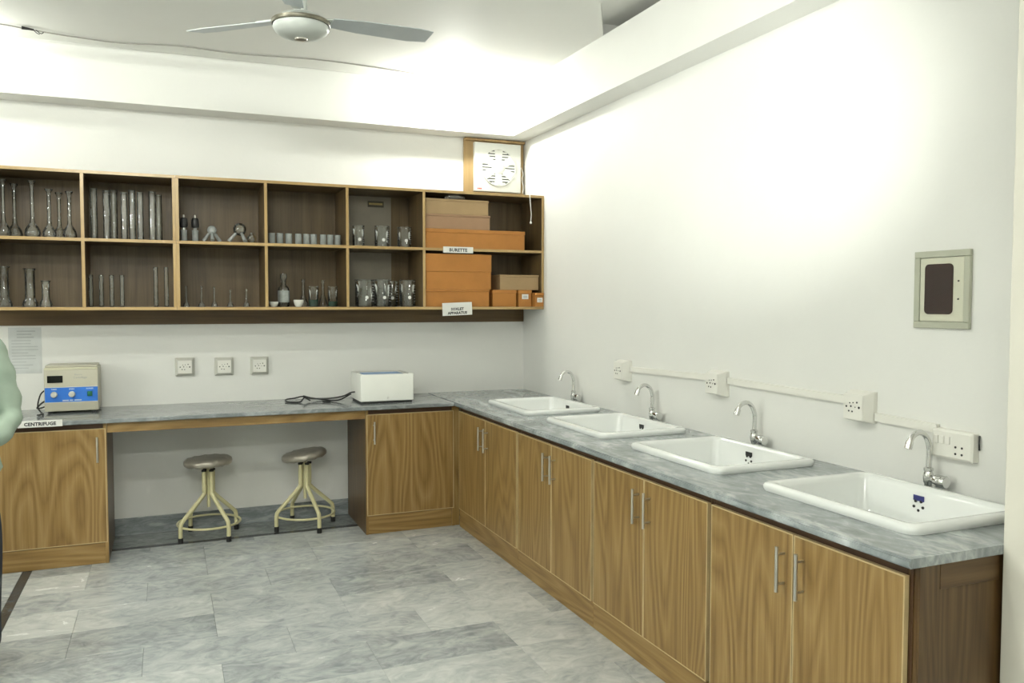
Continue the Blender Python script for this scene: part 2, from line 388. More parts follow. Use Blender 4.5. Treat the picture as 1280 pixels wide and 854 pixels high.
# ------------------------------------------------------------------ fitted base cabinets
DZ0, DZ1 = .128, .812            # door bottom and top
ZS0, ZS1 = .845, .872            # worktop slab
FB, FR = -.62, -.767             # door planes: back run (y), right run (x)
T = .018
def bar_handle(parent, p, n, length=.15):
    """round bar on two posts; p = centre, n = outward axis ('-x' or '-y')"""
    b_ = B(); s = .032
    d = Vector((-1, 0, 0)) if n == '-x' else Vector((0, -1, 0))
    c = Vector(p)
    tube(b_, [c+d*s+Vector((0, 0, -length/2)), c+d*s+Vector((0, 0, length/2))], .0062, 12)
    for k in (-1, 1):
        q = c+Vector((0, 0, k*length*.33)); tube(b_, [q+d*.001, q+d*s], .0042, 10)
    return obj('handle', b_, M_STEEL, parent, True)
def door(parent, a0, a1, n, plane, hpos):
    """door leaf with pale banded edges, from a0 to a1 along the run"""
    e = .0045
    b_ = B()
    if n == '-x': box(b_, plane, plane+T, a0+e, a1-e, DZ0+e, DZ1-e)
    else: box(b_, a0+e, a1-e, plane, plane+T, DZ0+e, DZ1-e)
    d = obj('door', b_, M_WV, parent)
    b_ = B(); o = -.0008; t2 = T-.002
    for (u0, u1, z0, z1) in ((a0, a0+e, DZ0, DZ1), (a1-e, a1, DZ0, DZ1), (a0+e, a1-e, DZ0, DZ0+e), (a0+e, a1-e, DZ1-e, DZ1)):
        if n == '-x': box(b_, plane+o, plane+t2, u0, u1, z0, z1)
        else: box(b_, u0, u1, plane+o, plane+t2, z0, z1)
    obj('edge_band', b_, M_BAND, d)
    if n == '-x': bar_handle(d, (plane, hpos, .69), n)
    else: bar_handle(d, (hpos, plane, .69), n)
    return d
def cabinet_right(y1, y0, label):
    """two-door unit of the sink run, y0 nearer the camera"""
    t = thing('base_cabinet', label, 'cabinet', (-.38, (y0+y1)/2, 0), 0, 'base cabinets under the sinks')
    xf, xb = FR+T+.002, -.02
    for (a, b) in ((y0+.001, y0+.019), (y1-.019, y1-.001)): obj('side_panel', box(B(), xf, xb, a, b, 0.001, ZS0-.001), M_CV, t)
    obj('bottom_panel', box(B(), xf, xb, y0+.02, y1-.02, .11, .127), M_WX, t)
    obj('top_rail', box(B(), xf, xf+.018, y0+.02, y1-.02, .80, ZS0-.001), M_DARKW, t)
    obj('back_panel', box(B(), xb, xb+.006, y0+.001, y1-.001, .02, ZS0-.03), M_WV, t)
    obj('plinth', box(B(), FR+.008, FR+.0195, y0, y1, .001, DZ0-.004, .0008, 1), M_WY, t)
    mid = (y0+y1)/2
    door(t, mid+.002, y1-.012, '-x', FR, mid+.042)
    door(t, y0+.012, mid-.002, '-x', FR, mid-.047)
    for (a, b) in ((y0+.001, y0+.0105), (y1-.0105, y1-.001)): obj('front_edge', box(B(), xf-.001, xf-.0001, a, b, DZ0, ZS0-.001), M_DARKW, t)
    return t
YS = [-.648, -1.692, -2.610, -3.527, -4.425]
cabinet_right(YS[0], YS[1], 'oak two-door base cabinet of the sink run nearest the inside corner')
cabinet_right(YS[1], YS[2], 'oak two-door base cabinet of the sink run, second from the inside corner')
cabinet_right(YS[2], YS[3], 'oak two-door base cabinet of the sink run, third from the inside corner')
c4 = cabinet_right(YS[3], YS[4], 'oak two-door base cabinet at the free end of the sink run')
# framed end panel of the last unit
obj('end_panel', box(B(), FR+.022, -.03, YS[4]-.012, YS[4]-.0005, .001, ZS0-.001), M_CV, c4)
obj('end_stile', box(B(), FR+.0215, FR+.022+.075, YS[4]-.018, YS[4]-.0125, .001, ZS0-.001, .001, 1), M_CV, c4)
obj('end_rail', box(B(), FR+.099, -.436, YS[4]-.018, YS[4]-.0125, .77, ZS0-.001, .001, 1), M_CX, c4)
def cabinet_back(x0, x1, label, hside, panel):
    t = thing('base_cabinet', label, 'cabinet', ((x0+x1)/2, -.32, 0))
    yf = FB+T+.002
    for k, (a, b) in enumerate(((x0+.001, x0+.019), (x1-.019, x1-.001))): obj('side_panel', box(B(), a, b, FB+.0035, -.02, .001, ZS0-.001), M_CV, t)
    for (a, b) in ((x0+.001, x0+.019), (x1-.019, x1-.001)): obj('side_edge', box(B(), a, b, FB+.0015, FB+.0033, .001, ZS0-.001), M_WV, t)
    obj('bottom_panel', box(B(), x0+.02, x1-.02, yf, -.02, .11, .127), M_WX, t)
    obj('top_rail', box(B(), x0+.02, x1-.02, yf, yf+.018, .80, ZS0-.001), M_DARKW, t)
    obj('plinth', box(B(), x0+.0195, x1-.0195, FB+.006, FB+.018, .001, DZ0-.004, .0008, 1), M_WX, t)
    hx = x0+.055 if hside < 0 else x1-.05
    door(t, x0+.009, x1-.006, '-y', FB, hx)
    return t
cl = cabinet_back(-3.60, -2.965, 'oak one-door base cabinet below the centrifuge', 1, None)
cr = cabinet_back(-1.412, -.786, 'oak one-door base cabinet below the white water bath', -1, None)
obj('corner_filler', box(B(), -.7855, FR+.018, FB+.008, FB+.026, .001, ZS0-.001), M_WV, cr)
# apron rail over the knee space
ap = obj('apron_rail', box(B(), -2.964, -1.413, -.618, -.60, .785, ZS0-.001, .001, 1), M_WX)
tag(ap, 'long oak apron rail under the worktop, above the two stools', 'rail')

# ------------------------------------------------------------------ worktops
def slab(xs, ys, z0, z1, holes):
    t = bmesh.new(); V = {}
    def v(i, j, z):
        k = (i, j, z)
        if k not in V: V[k] = t.verts.new((xs[i], ys[j], z))
        return V[k]
    solid = lambda i, j: 0 <= i < len(xs)-1 and 0 <= j < len(ys)-1 and (i, j) not in holes
    for i in range(len(xs)-1):
        for j in range(len(ys)-1):
            if not solid(i, j): continue
            t.faces.new((v(i, j, z1), v(i+1, j, z1), v(i+1, j+1, z1), v(i, j+1, z1)))
            t.faces.new((v(i, j, z0), v(i, j+1, z0), v(i+1, j+1, z0), v(i+1, j, z0)))
            for (di, dj, a, b) in ((-1, 0, (i, j), (i, j+1)), (1, 0, (i+1, j), (i+1, j+1)), (0, -1, (i, j), (i+1, j)), (0, 1, (i, j+1), (i+1, j+1))):
                if not solid(i+di, j+dj):
                    t.faces.new((v(*a, z0), v(*b, z0), v(*b, z1), v(*a, z1)))
    bmesh.ops.recalc_face_normals(t, faces=t.faces[:])
    return t
SINKY = [-1.135, -2.075, -3.015, -3.955]; SINKX = -.352; SHX, SHY = .262, .345
ys = [-4.452]; holes = set()
for k, yc in enumerate(reversed(SINKY)):
    ys += [yc-SHY+.03, yc+SHY-.03]; holes.add((1, 1+2*k))
ys += [-.0005]
bm = slab([-.797, SINKX-SHX+.03, SINKX+SHX-.03, -.0005], ys, ZS0, ZS1, holes)
es = [e for e in bm.edges if all(abs(v.co.x+.797) < 1e-4 for v in e.verts) and abs(e.verts[0].co.z-e.verts[1].co.z) < 1e-5]
bmesh.ops.bevel(bm, geom=es, offset=.006, segments=2, affect='EDGES')
wr = obj('worktop', bm, M_TOP); tag(wr, 'grey marble worktop with four sinks let into it', 'worktop')
bm = box(B(), -3.62, -.798, -.654, -.0005, ZS0, ZS1-.001, .005, 2)
wb = obj('worktop', bm, M_TOPX); tag(wb, 'grey marble worktop carrying the centrifuge and the water bath', 'worktop')

# ------------------------------------------------------------------ sinks and taps
def make_sink(label):
    t = thing('sink', label, 'sink', (SINKX, SINKY[0], ZS1), 0, 'white ceramic sinks')
    hx, hy = SHX, SHY
    L = []
    for dx, r, z in ((.004, .045, .0005), (0, .045, .010), (0, .045, .020), (.006, .042, .027), (.016, .040, .030), (.034, .036, .0295), (.043, .034, .024), (.048, .034, .010), (.058, .05, -.10), (.075, .06, -.135), (.11, .08, -.150)):
        L.append([(x, y, z) for x, y in rrect(hx-dx, hy-dx, r)])
    obj('basin', loops(B(), L, False, True), M_CERAM, t, True, False, 60)
    b_ = B(); lathe(b_, [(.0, .0015), (.022, .0015), (.03, .0)], 20, (.02, 0, -.149)); obj('drain', b_, M_CHROME, t, True, False)
    # overflow holes in the wall side of the basin
    b_ = B(); xo = hx-.0525
    for k in range(5):
        a = 2*PI*k/5+.9
        lathe(b_, [(.0001, .004), (.0052, .004), (.0052, -.006)], 12, (xo+.001, .045+.02*math.cos(a), -.038+.018*math.sin(a)), '-X')
    obj('overflow_hole', b_, M_HOLE, t, False, False)
    return t
def sink_sticker(parent, mat):
    b_ = B(); xo = SHX-.0505
    box(b_, xo-.004, xo-.001, .022, .068, -.022, -.002, .001, 1)
    obj('sticker', b_, mat, parent, False, False)
M_STK = plain('black_sticker', (.012, .012, .013), .4); M_STKB = plain('navy_sticker', (.03, .035, .16), .35, var=.4)
labs = ['white ceramic sink in the sink run nearest the inside corner', 'white ceramic sink, second from the inside corner', 'white ceramic sink, third from the inside corner', 'white ceramic sink with a navy sticker beside the pier']
s0 = make_sink(labs[0]); sinks = [s0]+[dup(s0, (SINKX, SINKY[k], ZS1), 0, labs[k]) for k in (1, 2, 3)]
for k, s in enumerate(sinks): sink_sticker(s, M_STKB if k == 3 else M_STK)
def make_tap(label):
    t = thing('tap', label, 'tap', (0, 0, 0), 0, 'chrome swan-neck taps')
    b_ = B(); lathe(b_, [(.0, .0005), (.023, .0005), (.023, .004), (.015, .010), (.013, .022), (.017, .030), (.019, .05), (.017, .062), (.014, .070), (.017, .074), (.017, .082), (.011, .086), (.0, .086)], 20)
    obj('body', b_, M_CHROME, t, True, False)
    b_ = B(); p = smooth_path([(0, 0, .08), (0.002, 0, .13), (0, 0, .165), (-.018, 0, .200), (-.05, 0, .217), (-.083, 0, .205), (-.098, 0, .182)], 6)
    tube(b_, p, .0105, 12); obj('spout', b_, M_CHROME, t, True, False)
    b_ = B(); tube(b_, [(-.096, 0, .186), (-.106, 0, .160)], .0135, 14); obj('nozzle', b_, M_CHROME, t, True, False)
    b_ = B(); lathe(b_, [(.0, .010), (.010, .010), (.011, .030), (.021, .032), (.0235, .040), (.0235, .072), (.020, .078), (.0, .079)], 16, (0, 0, .042), '-Y'); obj('handle', b_, M_CHROME, t, True, False)
    return t
TAPY = [-.985, -1.985, -2.885, -3.865]; TX = -.045
tl = ['chrome swan-neck tap behind the sink nearest the inside corner', 'chrome swan-neck tap behind the second sink from the inside corner', 'chrome swan-neck tap behind the third sink from the inside corner', 'chrome swan-neck tap in front of the wall switch plate']
t0 = make_tap(tl[0]); t0.location = (TX, TAPY[0], ZS1)
for k in (1, 2, 3): dup(t0, (TX, TAPY[k], ZS1), 0, tl[k])

# ------------------------------------------------------------------ wall shelf
SF = -.40; Z0, Z1, Z2 = 1.512, 1.932, 2.342      # undersides of the three boards
BT = .019
def shelf_unit(x0, x1, divs, label):
    t = thing('wall_shelf', label, 'shelf', ((x0+x1)/2, -.2, Z0), 0, 'wall shelf units')
    obj('back_panel', box(B(), x0+.001, x1-.001, -.014, -.001, Z0, Z2+BT-.001), M_SH, t)
    for nm, z in (('bottom_board', Z0), ('middle_board', Z1), ('top_board', Z2)):
        b = obj(nm, box(B(), x0+.001, x1-.001, SF+.002, -.0145, z, z+BT), M_SHX, t)
        obj('edge_tape', box(B(), x0+.0005, x1-.0005, SF, SF+.0018, z, z+BT, .0005, 1), M_EDGE, b)
    for x in [x0+BT/2]+divs+[x1-BT/2]:
        for za, zb in ((Z0+BT+.0005, Z1-.0005), (Z1+BT+.0005, Z2-.0005)):
            d = obj('divider', box(B(), x-BT/2, x+BT/2, SF+.002, -.0145, za, zb), M_SH, t)
            obj('edge_tape', box(B(), x-BT/2, x+BT/2, SF-.0003, SF+.0018, za, zb, .0005, 1), M_EDGEV, d)
    return t
shelf_unit(-3.61, -2.561, [-3.086], 'oak wall shelf unit holding flasks and tall glass cylinders')
shelf_unit(-2.5605, -.002, [-2.012, -1.477, -.935], 'long oak wall shelf unit holding beakers and cartons, beside the right wall')
wrail = obj('wall_rail', box(B(), -3.61, -.002, -.02, -.0005, 1.412, Z0-.001, .001, 1), M_RAIL)
tag(wrail, 'dark wooden rail fixed to the wall under the shelf', 'rail')
SZ = {1: Z1+BT+.0006, 0: Z0+BT+.0006}

# ------------------------------------------------------------------ glassware
def glass_thing(name, prof, label, cat, loc, group=None, mat=None, n=20, cap=True):
    b_ = B(); lathe(b_, prof, n, (0, 0, 0), cap0=cap)
    o = obj(name, b_, mat or M_GLASS, None, True, True, 50); o.location = loc
    return tag(o, label, cat, group)
def vol_flask(h, R, label, loc, group=None):
    k = R
    prof = [(k*.75, 0), (k*.93, k*.22), (k, k*.65), (k*.92, k*1.1), (k*.68, k*1.55), (k*.36, k*1.95), (.0125, k*2.4), (.0105, k*3.0), (.0105, h-.028), (.012, h-.022), (.022, h-.006), (.023, h-.001), (.020, h), (.010, h-.012)]
    return glass_thing('volumetric_flask', prof, label, 'flask', loc, group)
G1 = 'volumetric flasks on the upper shelf'
vol_flask(.345, .043, 'tall volumetric flask at the outer end of the upper shelf', (-3.518, -.28, SZ[1]), G1)
vol_flask(.335, .043, 'tall volumetric flask standing half behind the outermost one', (-3.475, -.17, SZ[1]), G1)
vol_flask(.345, .045, 'tall volumetric flask standing alone in the middle of the flasks', (-3.367, -.27, SZ[1]), G1)
vol_flask(.298, .039, 'shorter volumetric flask in front of another close pair', (-3.275, -.29, SZ[1]), G1)
vol_flask(.292, .039, 'shorter volumetric flask half hidden behind its twin', (-3.232, -.18, SZ[1]), G1)
vol_flask(.290, .041, 'shorter volumetric flask next to the shelf divider', (-3.166, -.28, SZ[1]), G1)
G2 = 'short wide-necked flasks on the lower shelf'
def wide_flask(h, r, label, loc):
    prof = [(r*1.35, 0), (r*1.45, .012), (r*1.30, .030), (r*.9, .052), (r*.88, .07), (r*.88, h-.012), (r*1.15, h-.003), (r*1.1, h), (r*.85, h-.01)]
    return glass_thing('wide_necked_flask', prof, label, 'flask', loc, G2)
wide_flask(.245, .032, 'wide-necked glass flask at the outer end of the lower shelf', (-3.525, -.28, SZ[0]))
wide_flask(.235, .032, 'tall wide-necked glass flask in the middle of the lower compartment', (-3.393, -.24, SZ[0]))
wide_flask(.160, .025, 'shortest wide-necked glass flask, below the pair of flasks', (-3.302, -.30, SZ[0]))
ORD = ['first', 'second', 'third', 'fourth', 'fifth', 'sixth', 'seventh', 'eighth', 'ninth']
G3 = 'tall glass cylinders on the upper shelf'
def cylinder_tube(h, r, label, loc, group, flat=True):
    prof = [(r*.7, 0), (r*.97, .004), (r, .012), (r, h-.03), (r, h-.004), (r*1.12, h-.001), (r*1.05, h), (r*.9, h-.006)]
    return glass_thing('glass_cylinder', prof, label, 'glass cylinder', loc, group)
for k, (x, y, h, r) in enumerate([(-3.032, -.27, .318, .021), (-2.96, -.29, .305, .020), (-2.925, -.18, .325, .024), (-2.86, -.28, .300, .020), (-2.815, -.26, .318, .021), (-2.767, -.28, .305, .019), (-2.697, -.27, .315, .022), (-2.66, -.22, .302, .020)]):
    cylinder_tube(h, r, ORD[7-k]+' tall glass cylinder from the double divider on the upper shelf', (x, y, SZ[1]), G3)
G4 = 'thin glass tubes on the lower shelf'
for k, x in enumerate((-3.058, -2.999, -2.94, -2.881)):
    cylinder_tube(.200, .0135, ORD[k]+' of four short thin glass tubes, counted from the flask compartment', (x, -.27, SZ[0]), G4)
for x, q in ((-2.685, 'farther from'), (-2.622, 'right beside')):
    cylinder_tube(.255, .0135, 'longer thin glass tube '+q+' the double divider', (x, -.27, SZ[0]), G4)
# dropper bottles
def dropper(label, loc):
    t = thing('dropper_bottle', label, 'bottle', loc, 0, 'dropper bottles with black tops')
    b_ = B(); lathe(b_, [(.018, 0), (.0205, .004), (.0205, .066), (.022, .070), (.022, .075), (.012, .078), (.011, .09), (0, .09)], 20, cap0=True); obj('bottle', b_, M_GLASSF, t, True, False)
    b_ = B(); lathe(b_, [(.012, .0905), (.021, .0915), (.0245, .105), (.022, .140), (.018, .152), (.008, .155), (.0, .155)], 16); obj('cap', b_, M_BLACK, t, True, False)
    b_ = B(); lathe(b_, [(.007, .1555), (.007, .166), (.004, .174), (0, .175)], 12); obj('tip', b_, M_STEEL, t, True, False)
    return t
d0 = dropper('dropper bottle with black top right beside the double divider', (-2.512, -.3, SZ[1])); dup(d0, (-2.444, -.3, SZ[1]), 0, 'dropper bottle with black top, next to the inverted flask')
# three-necked flasks standing on their necks
def neck_flask(R, label, loc, rz):
    t = thing('three_necked_flask', label, 'flask', loc, rz, 'three-necked flasks upside down')
    zc = R+.05
    b_ = B(); lathe(b_, [(R*math.sin(PI*i/14), zc-R*math.cos(PI*i/14)) for i in range(15)], 20); obj('bulb', b_, M_GLASSF if R < .036 else M_GLASS, t, True, False)
    for k in range(3):
        a = 2*PI*k/3-PI/2; d = Vector((math.cos(a), math.sin(a), 0))
        b_ = B(); p0 = Vector((0, 0, zc))+d*R*.55+Vector((0, 0, -R*.6)); p1 = d*(R+.028)+Vector((0, 0, .012))
        tube(b_, [p0, p0.lerp(p1, .6), p1], .010, 12, True, .0135); obj('neck', b_, M_GLASSF, t, True, False)
    return t
neck_flask(.030, 'small three-necked flask upside down beside the dropper bottles', (-2.342, -.3, SZ[1]), 0)
neck_flask(.042, 'large three-necked flask upside down behind a round bulb', (-2.168, -.29, SZ[1]), .4)
b_ = B(); lathe(b_, [(.0, .0), (.02, .003), (.030, .018), (.031, .032), (.024, .050), (.012, .058), (.010, .066), (.013, .069)], 20)
o = obj('round_flask', b_, M_GLASS, None, True); o.location = (-2.095, -.31, SZ[1]); tag(o, 'small round-bottomed glass flask in front of the large inverted flask', 'flask')
# small volumetric flasks
for k, (x, h) in enumerate(((-2.504, .135), (-2.411, .135), (-2.332, .132), (-2.232, .112), (-2.130, .118))):
    glass_thing('small_flask', [(.021, 0), (.022, .005), (.017, .018), (.009, .034), (.006, .045), (.0055, h-.008), (.009, h-.002), (.008, h), (.005, h-.006)], ORD[k]+' tiny thin-necked flask from the double divider on the lower shelf', 'flask', (x, -.27, SZ[0]), 'tiny flasks on the lower shelf', None, 16)
# jars in a row
for k, x in enumerate((-1.964, -1.912, -1.854, -1.790, -1.737, -1.689, -1.624, -1.575, -1.525)):
    glass_thing('glass_jar', [(.0205, 0), (.0225, .004), (.0225, .068), (.024, .072), (.0225, .074), (.020, .070), (.0195, .012)], ORD[8-k]+' small frosted jar from the upper beaker compartment', 'jar', (x, -.30, SZ[1]), 'frosted jars in a row', M_GLASSF, 18)
# lower compartment with green liquid
def bowl(r, h, label, loc):
    return glass_thing('porcelain_dish', [(r*.55, 0), (r*.8, h*.3), (r, h*.75), (r*.99, h), (r*.93, h), (r*.8, h*.5), (0, h*.25)], label, 'dish', loc, 'white porcelain dishes', M_PORC)
bowl(.030, .034, 'white porcelain dish beside the reagent bottle and the divider', (-1.958, -.31, SZ[0]))
bowl(.034, .047, 'round white porcelain crucible between bottle and green beaker', (-1.795, -.31, SZ[0]))
t = thing('reagent_bottle', 'clear glass reagent bottle with a stopper', 'bottle', (-1.885, -.25, SZ[0]))
b_ = B(); lathe(b_, [(.036, 0), (.040, .005), (.040, .115), (.034, .133), (.018, .148), (.016, .165), (.022, .172), (.020, .176)], 20, cap0=True); obj('bottle', b_, M_GLASS, t, True, False)
b_ = B(); lathe(b_, [(.012, .165), (.014, .180), (.022, .190), (.024, .205), (.020, .222), (.0, .225)], 16); obj('stopper', b_, M_GLASS, t, True, False)
b_ = B(); lathe(b_, [(.041, .03), (.0415, .031), (.0415, .109), (.041, .11)], 20); obj('label_sheet', b_, M_GLASSF, t, True, False)
def stem_flask(label, loc, h=.19):
    return glass_thing('conical_flask', [(.034, 0), (.036, .006), (.03, .03), (.02, .06), (.011, .09), (.0095, .11), (.0095, h-.008), (.0125, h-.002), (.011, h), (.009, h-.006)], label, 'flask', loc, 'conical flasks on the lower shelf')
stem_flask('conical glass flask behind the white crucible', (-1.742, -.17, SZ[0])); stem_flask('conical glass flask between the two beakers of green liquid', (-1.612, -.2, SZ[0]), .185)
def green_beaker(label, loc, lv):
    t = thing('beaker', label, 'beaker', loc, 0, 'beakers of green liquid')
    b_ = B(); lathe(b_, [(.031, 0), (.034, .005), (.034, .136), (.037, .140), (.034, .139)], 20, cap0=True); obj('vessel', b_, M_GLASS, t, True, False)
    b_ = B(); lathe(b_, [(0, .002), (.0325, .003), (.0328, lv), (0, lv)], 20); obj('liquid', b_, M_LIQ, t, True, False)
green_beaker('small beaker of dark green liquid beside the crucible', (-1.692, -.29, SZ[0]), .048); green_beaker('small beaker of thinner green liquid near the beaker compartment', (-1.560, -.29, SZ[0]), .038)
# graduated beakers
def beaker(h, r, label, loc, group):
    t = thing('beaker', label, 'beaker', loc, 0, group)
    b_ = B(); lathe(b_, [(r*.88, 0), (r*.97, .004), (r, .012), (r, h-.008), (r*1.05, h-.002), (r*1.04, h), (r*.98, h-.004)], 24, cap0=True); obj('vessel', b_, M_GLASS, t, True, False)
    b_ = B()
    for q in range(7):
        z = h*(.2+.1*q); a0 = -PI/2+.6; a1 = a0+(.5 if q % 2 == 0 else .3)
        pts = [((r+.0006)*math.cos(a0+(a1-a0)*i/4), (r+.0006)*math.sin(a0+(a1-a0)*i/4)) for i in range(5)]
        loops(b_, [[(x, y, z) for x, y in pts]+[(x, y, z+.0016) for x, y in pts[::-1]]], True)
    lathe(b_, [(.0001, .0012), (.012, .0012)], 14, (0, -r, h*.34), '-Y')
    obj('scale_print', b_, M_PAPER, t, False, False)
    return t
GB1, GB2 = 'beakers on the upper shelf', 'large beakers on the lower shelf'
beaker(.148, .042, 'beaker on the upper shelf next to the divider of the jars', (-1.372, -.26, SZ[1]), GB1)
beaker(.150, .052, 'widest beaker on the upper shelf, middle of three', (-1.204, -.26, SZ[1]), GB1)
beaker(.148, .050, 'beaker on the upper shelf next to the carton compartment', (-1.040, -.26, SZ[1]), GB1)
beaker(.190, .068, 'large beaker on the lower shelf beside the leaning marker', (-1.332, -.27, SZ[0]), GB2)
beaker(.192, .062, 'large beaker in the middle of the lower shelf', (-1.200, -.25, SZ[0]), GB2)
beaker(.185, .055, 'large beaker standing behind the others on the lower shelf', (-1.110, -.13, SZ[0]), GB2)
beaker(.192, .058, 'large beaker on the lower shelf next to the orange cartons', (-1.022, -.27, SZ[0]), GB2)
t = thing('marker_pen', 'dark marker pen leaning in the beaker compartment', 'pen', (-1.448, -.30, SZ[0]))
b_ = B(); tube(b_, [(0, 0, .006), (-.012, 0, .052)], .006, 10); obj('pen_barrel', b_, M_BLACK, t, True, False)
b_ = B(); tube(b_, [(-.0125, 0, .0535), (-.017, 0, .072)], .0065, 10); obj('pen_cap', b_, M_PAPER, t, True, False)
# polythene sheet and sticker on the back panel
o = obj('backing_sheet', box(B(), -1.462, -1.075, -.0175, -.0148, Z1+BT+.002, Z2-.004), plain('greyish_sheet', (.23, .2, .15), .4)); tag(o, 'greyish plastic sheet behind the three upper beakers', 'sheet')
o = obj('backing_sheet', box(B(), -1.462, -1.075, -.0175, -.0148, Z0+BT+.002, Z1-.004), MATS['greyish_sheet']); tag(o, 'greyish plastic sheet behind the large lower beakers', 'sheet')
t = thing('sticker', 'gold and black sticker on the grey backing sheet', 'sticker', (-1.19, -.02, 2.27))
obj('sticker_base', box(B(), -1.25, -1.13, -.0215, -.018, 2.262, 2.306, .001, 1), plain('sticker_black', (.06, .05, .025), .4, var=.5), t)
obj('sticker_mark', box(B(), -1.24, -1.14, -.0225, -.0216, 2.278, 2.292), plain('sticker_gold', (.34, .25, .08), .4, var=.5), t)

# ------------------------------------------------------------------ cartons
def carton(x0, x1, y0, y1, z0, h, mat, label, lid=None, group=None, rz=0.0, paper=None, name='carton'):
    cx, cy = (x0+x1)/2, (y0+y1)/2
    t = thing(name, label, 'box', (cx, cy, z0), rz, group)
    hx, hy = (x1-x0)/2, (y1-y0)/2
    lz = h*(lid or .82)
    obj('tray', box(B(), -hx+.003, hx-.003, -hy+.003, hy-.003, 0, lz, .001, 1), mat, t, False, False)
    obj('lid', box(B(), -hx, hx, -hy, hy, lz+.0008, h, .0015, 1), mat, t, False, False)
    if paper:
        px, pz, pw, ph = paper
        pp = obj('paper_label', box(B(), px-pw/2, px+pw/2, -hy-.0012, -hy-.0001, pz-ph/2, pz+ph/2), M_PAPER, t, False, False)
        b_ = B()
        for q in range(2): box(b_, px-pw*.32, px+pw*.32, -hy-.0018, -hy-.0013, pz-ph*.25+q*ph*.3, pz-ph*.25+q*ph*.3+ph*.13)
        obj('print', b_, M_INKG, pp, False, False)
    return t
carton(-.920, -.150, -.385, -.10, SZ[1], .138, M_ORANGE, 'long orange card carton lying under the tan cartons', .8)
carton(-.920, -.425, -.380, -.12, SZ[1]+.139, .104, M_PINKB, 'pinkish brown carton on the long orange carton', .85)
carton(-.920, -.437, -.380, -.12, SZ[1]+.244, .108, M_KRAFT, 'kraft brown carton, topmost of the stack above the burette sign', .85)
o_ = thing('plastic_bag', 'crumpled clear plastic bag squeezed on top of the kraft carton', 'bag', (-.68, -.33, SZ[1]+.352))
b_ = B(); bmesh.ops.create_icosphere(b_, subdivisions=3, radius=1)
for v in b_.verts: v.co = Vector((v.co.x*.07*(1+.2*math.sin(9*v.co.y)), v.co.y*.04, .0195+v.co.z*.018*(1+.06*math.sin(11*v.co.x))))
obj('film', b_, M_POLY, o_, True, False)
carton(-.920, -.431, -.380, -.10, SZ[0], .124, M_ORANGE, 'lower orange carton resting on the bottom board', .88)
carton(-.920, -.418, -.385, -.10, SZ[0]+.125, .255, M_ORANGE, 'tall orange carton with a half-height lid, upper of the lower pair', .5)
carton(-.405, -.212, -.375, -.12, SZ[0], .124, M_ORANGE, 'small orange carton without paper label, under the kraft carton', .8)
carton(-.198, -.090, -.375, -.20, SZ[0], .124, M_ORANGE, 'small orange carton with white paper label under the kraft carton', .8, None, 0, (0, .075, .052, .036))
carton(-.083, -.008, -.415, -.335, SZ[0], .104, M_ORANGE, 'smallest orange carton with paper label, overhanging the board end', .8, None, .06, (.002, .05, .045, .034))
carton(-.345, -.028, -.370, -.16, SZ[0]+.125, .112, M_KRAFT, 'kraft carton lying across two small orange cartons', .86)

# ------------------------------------------------------------------ signs
def sign(x0, x1, y, z0, z1, lines, label, rz=0, size=.03, tilt=0.0):
    cx, cz = (x0+x1)/2, (z0+z1)/2
    t = thing('paper_sign', label, 'sign', (cx, y, z0)); W_, H_ = x1-x0, z1-z0
    M = Matrix.Rotation(tilt, 4, 'Y')
    b_ = box(B(), -W_/2, W_/2, -.0016, 0, 0, H_, .0005, 1); b_.transform(M); obj('paper', b_, M_PAPER, t, False, False)
    for k, s in enumerate(lines):
        zz = H_*(1-(k+.55)/len(lines)) if len(lines) == 1 else H_*(.42-.30*k)+.006
        b_ = text_bm(s, size, M @ at(0, -.0019, zz) @ FACE_MY, .0002, .0012, 1.05); obj('lettering', b_, M_INK, t, False, False)
sign(-3.418, -3.192, -.6565, .843, .882, ['CENTRIFUGE'], 'white paper sign reading CENTRIFUGE on the worktop edge', size=.0265)
sign(-.795, -.568, -.4025, 1.918, 1.962, ['BURETTE'], 'white paper sign reading BURETTE on the middle shelf board', size=.032)
sign(-.800, -.575, -.4025, 1.47, 1.562, ['SOXLET', 'APPARATUS'], 'white paper sign reading SOXLET APPARATUS on the bottom board', size=.026, tilt=-.04)
t = thing('wall_notice', 'printed notice in a clear sleeve taped under the shelf', 'notice', (-3.46, -.002, 1.10))
obj('sheet', box(B(), -3.552, -3.368, -.0018, -.0006, 1.105, 1.40), M_PAPERG, t)
b_ = B(); random.seed(3)
for k in range(13):
    z = 1.372-k*.0195; x0 = -3.535+(0.03 if k < 3 else 0); x1 = -3.385-random.uniform(0, .07)
    box(b_, x0, x1, -.0024, -.0019, z, z+(.007 if k < 3 else .0045))
obj('print_lines', b_, plain('faded_ink', (.42, .44, .44), .6), t)

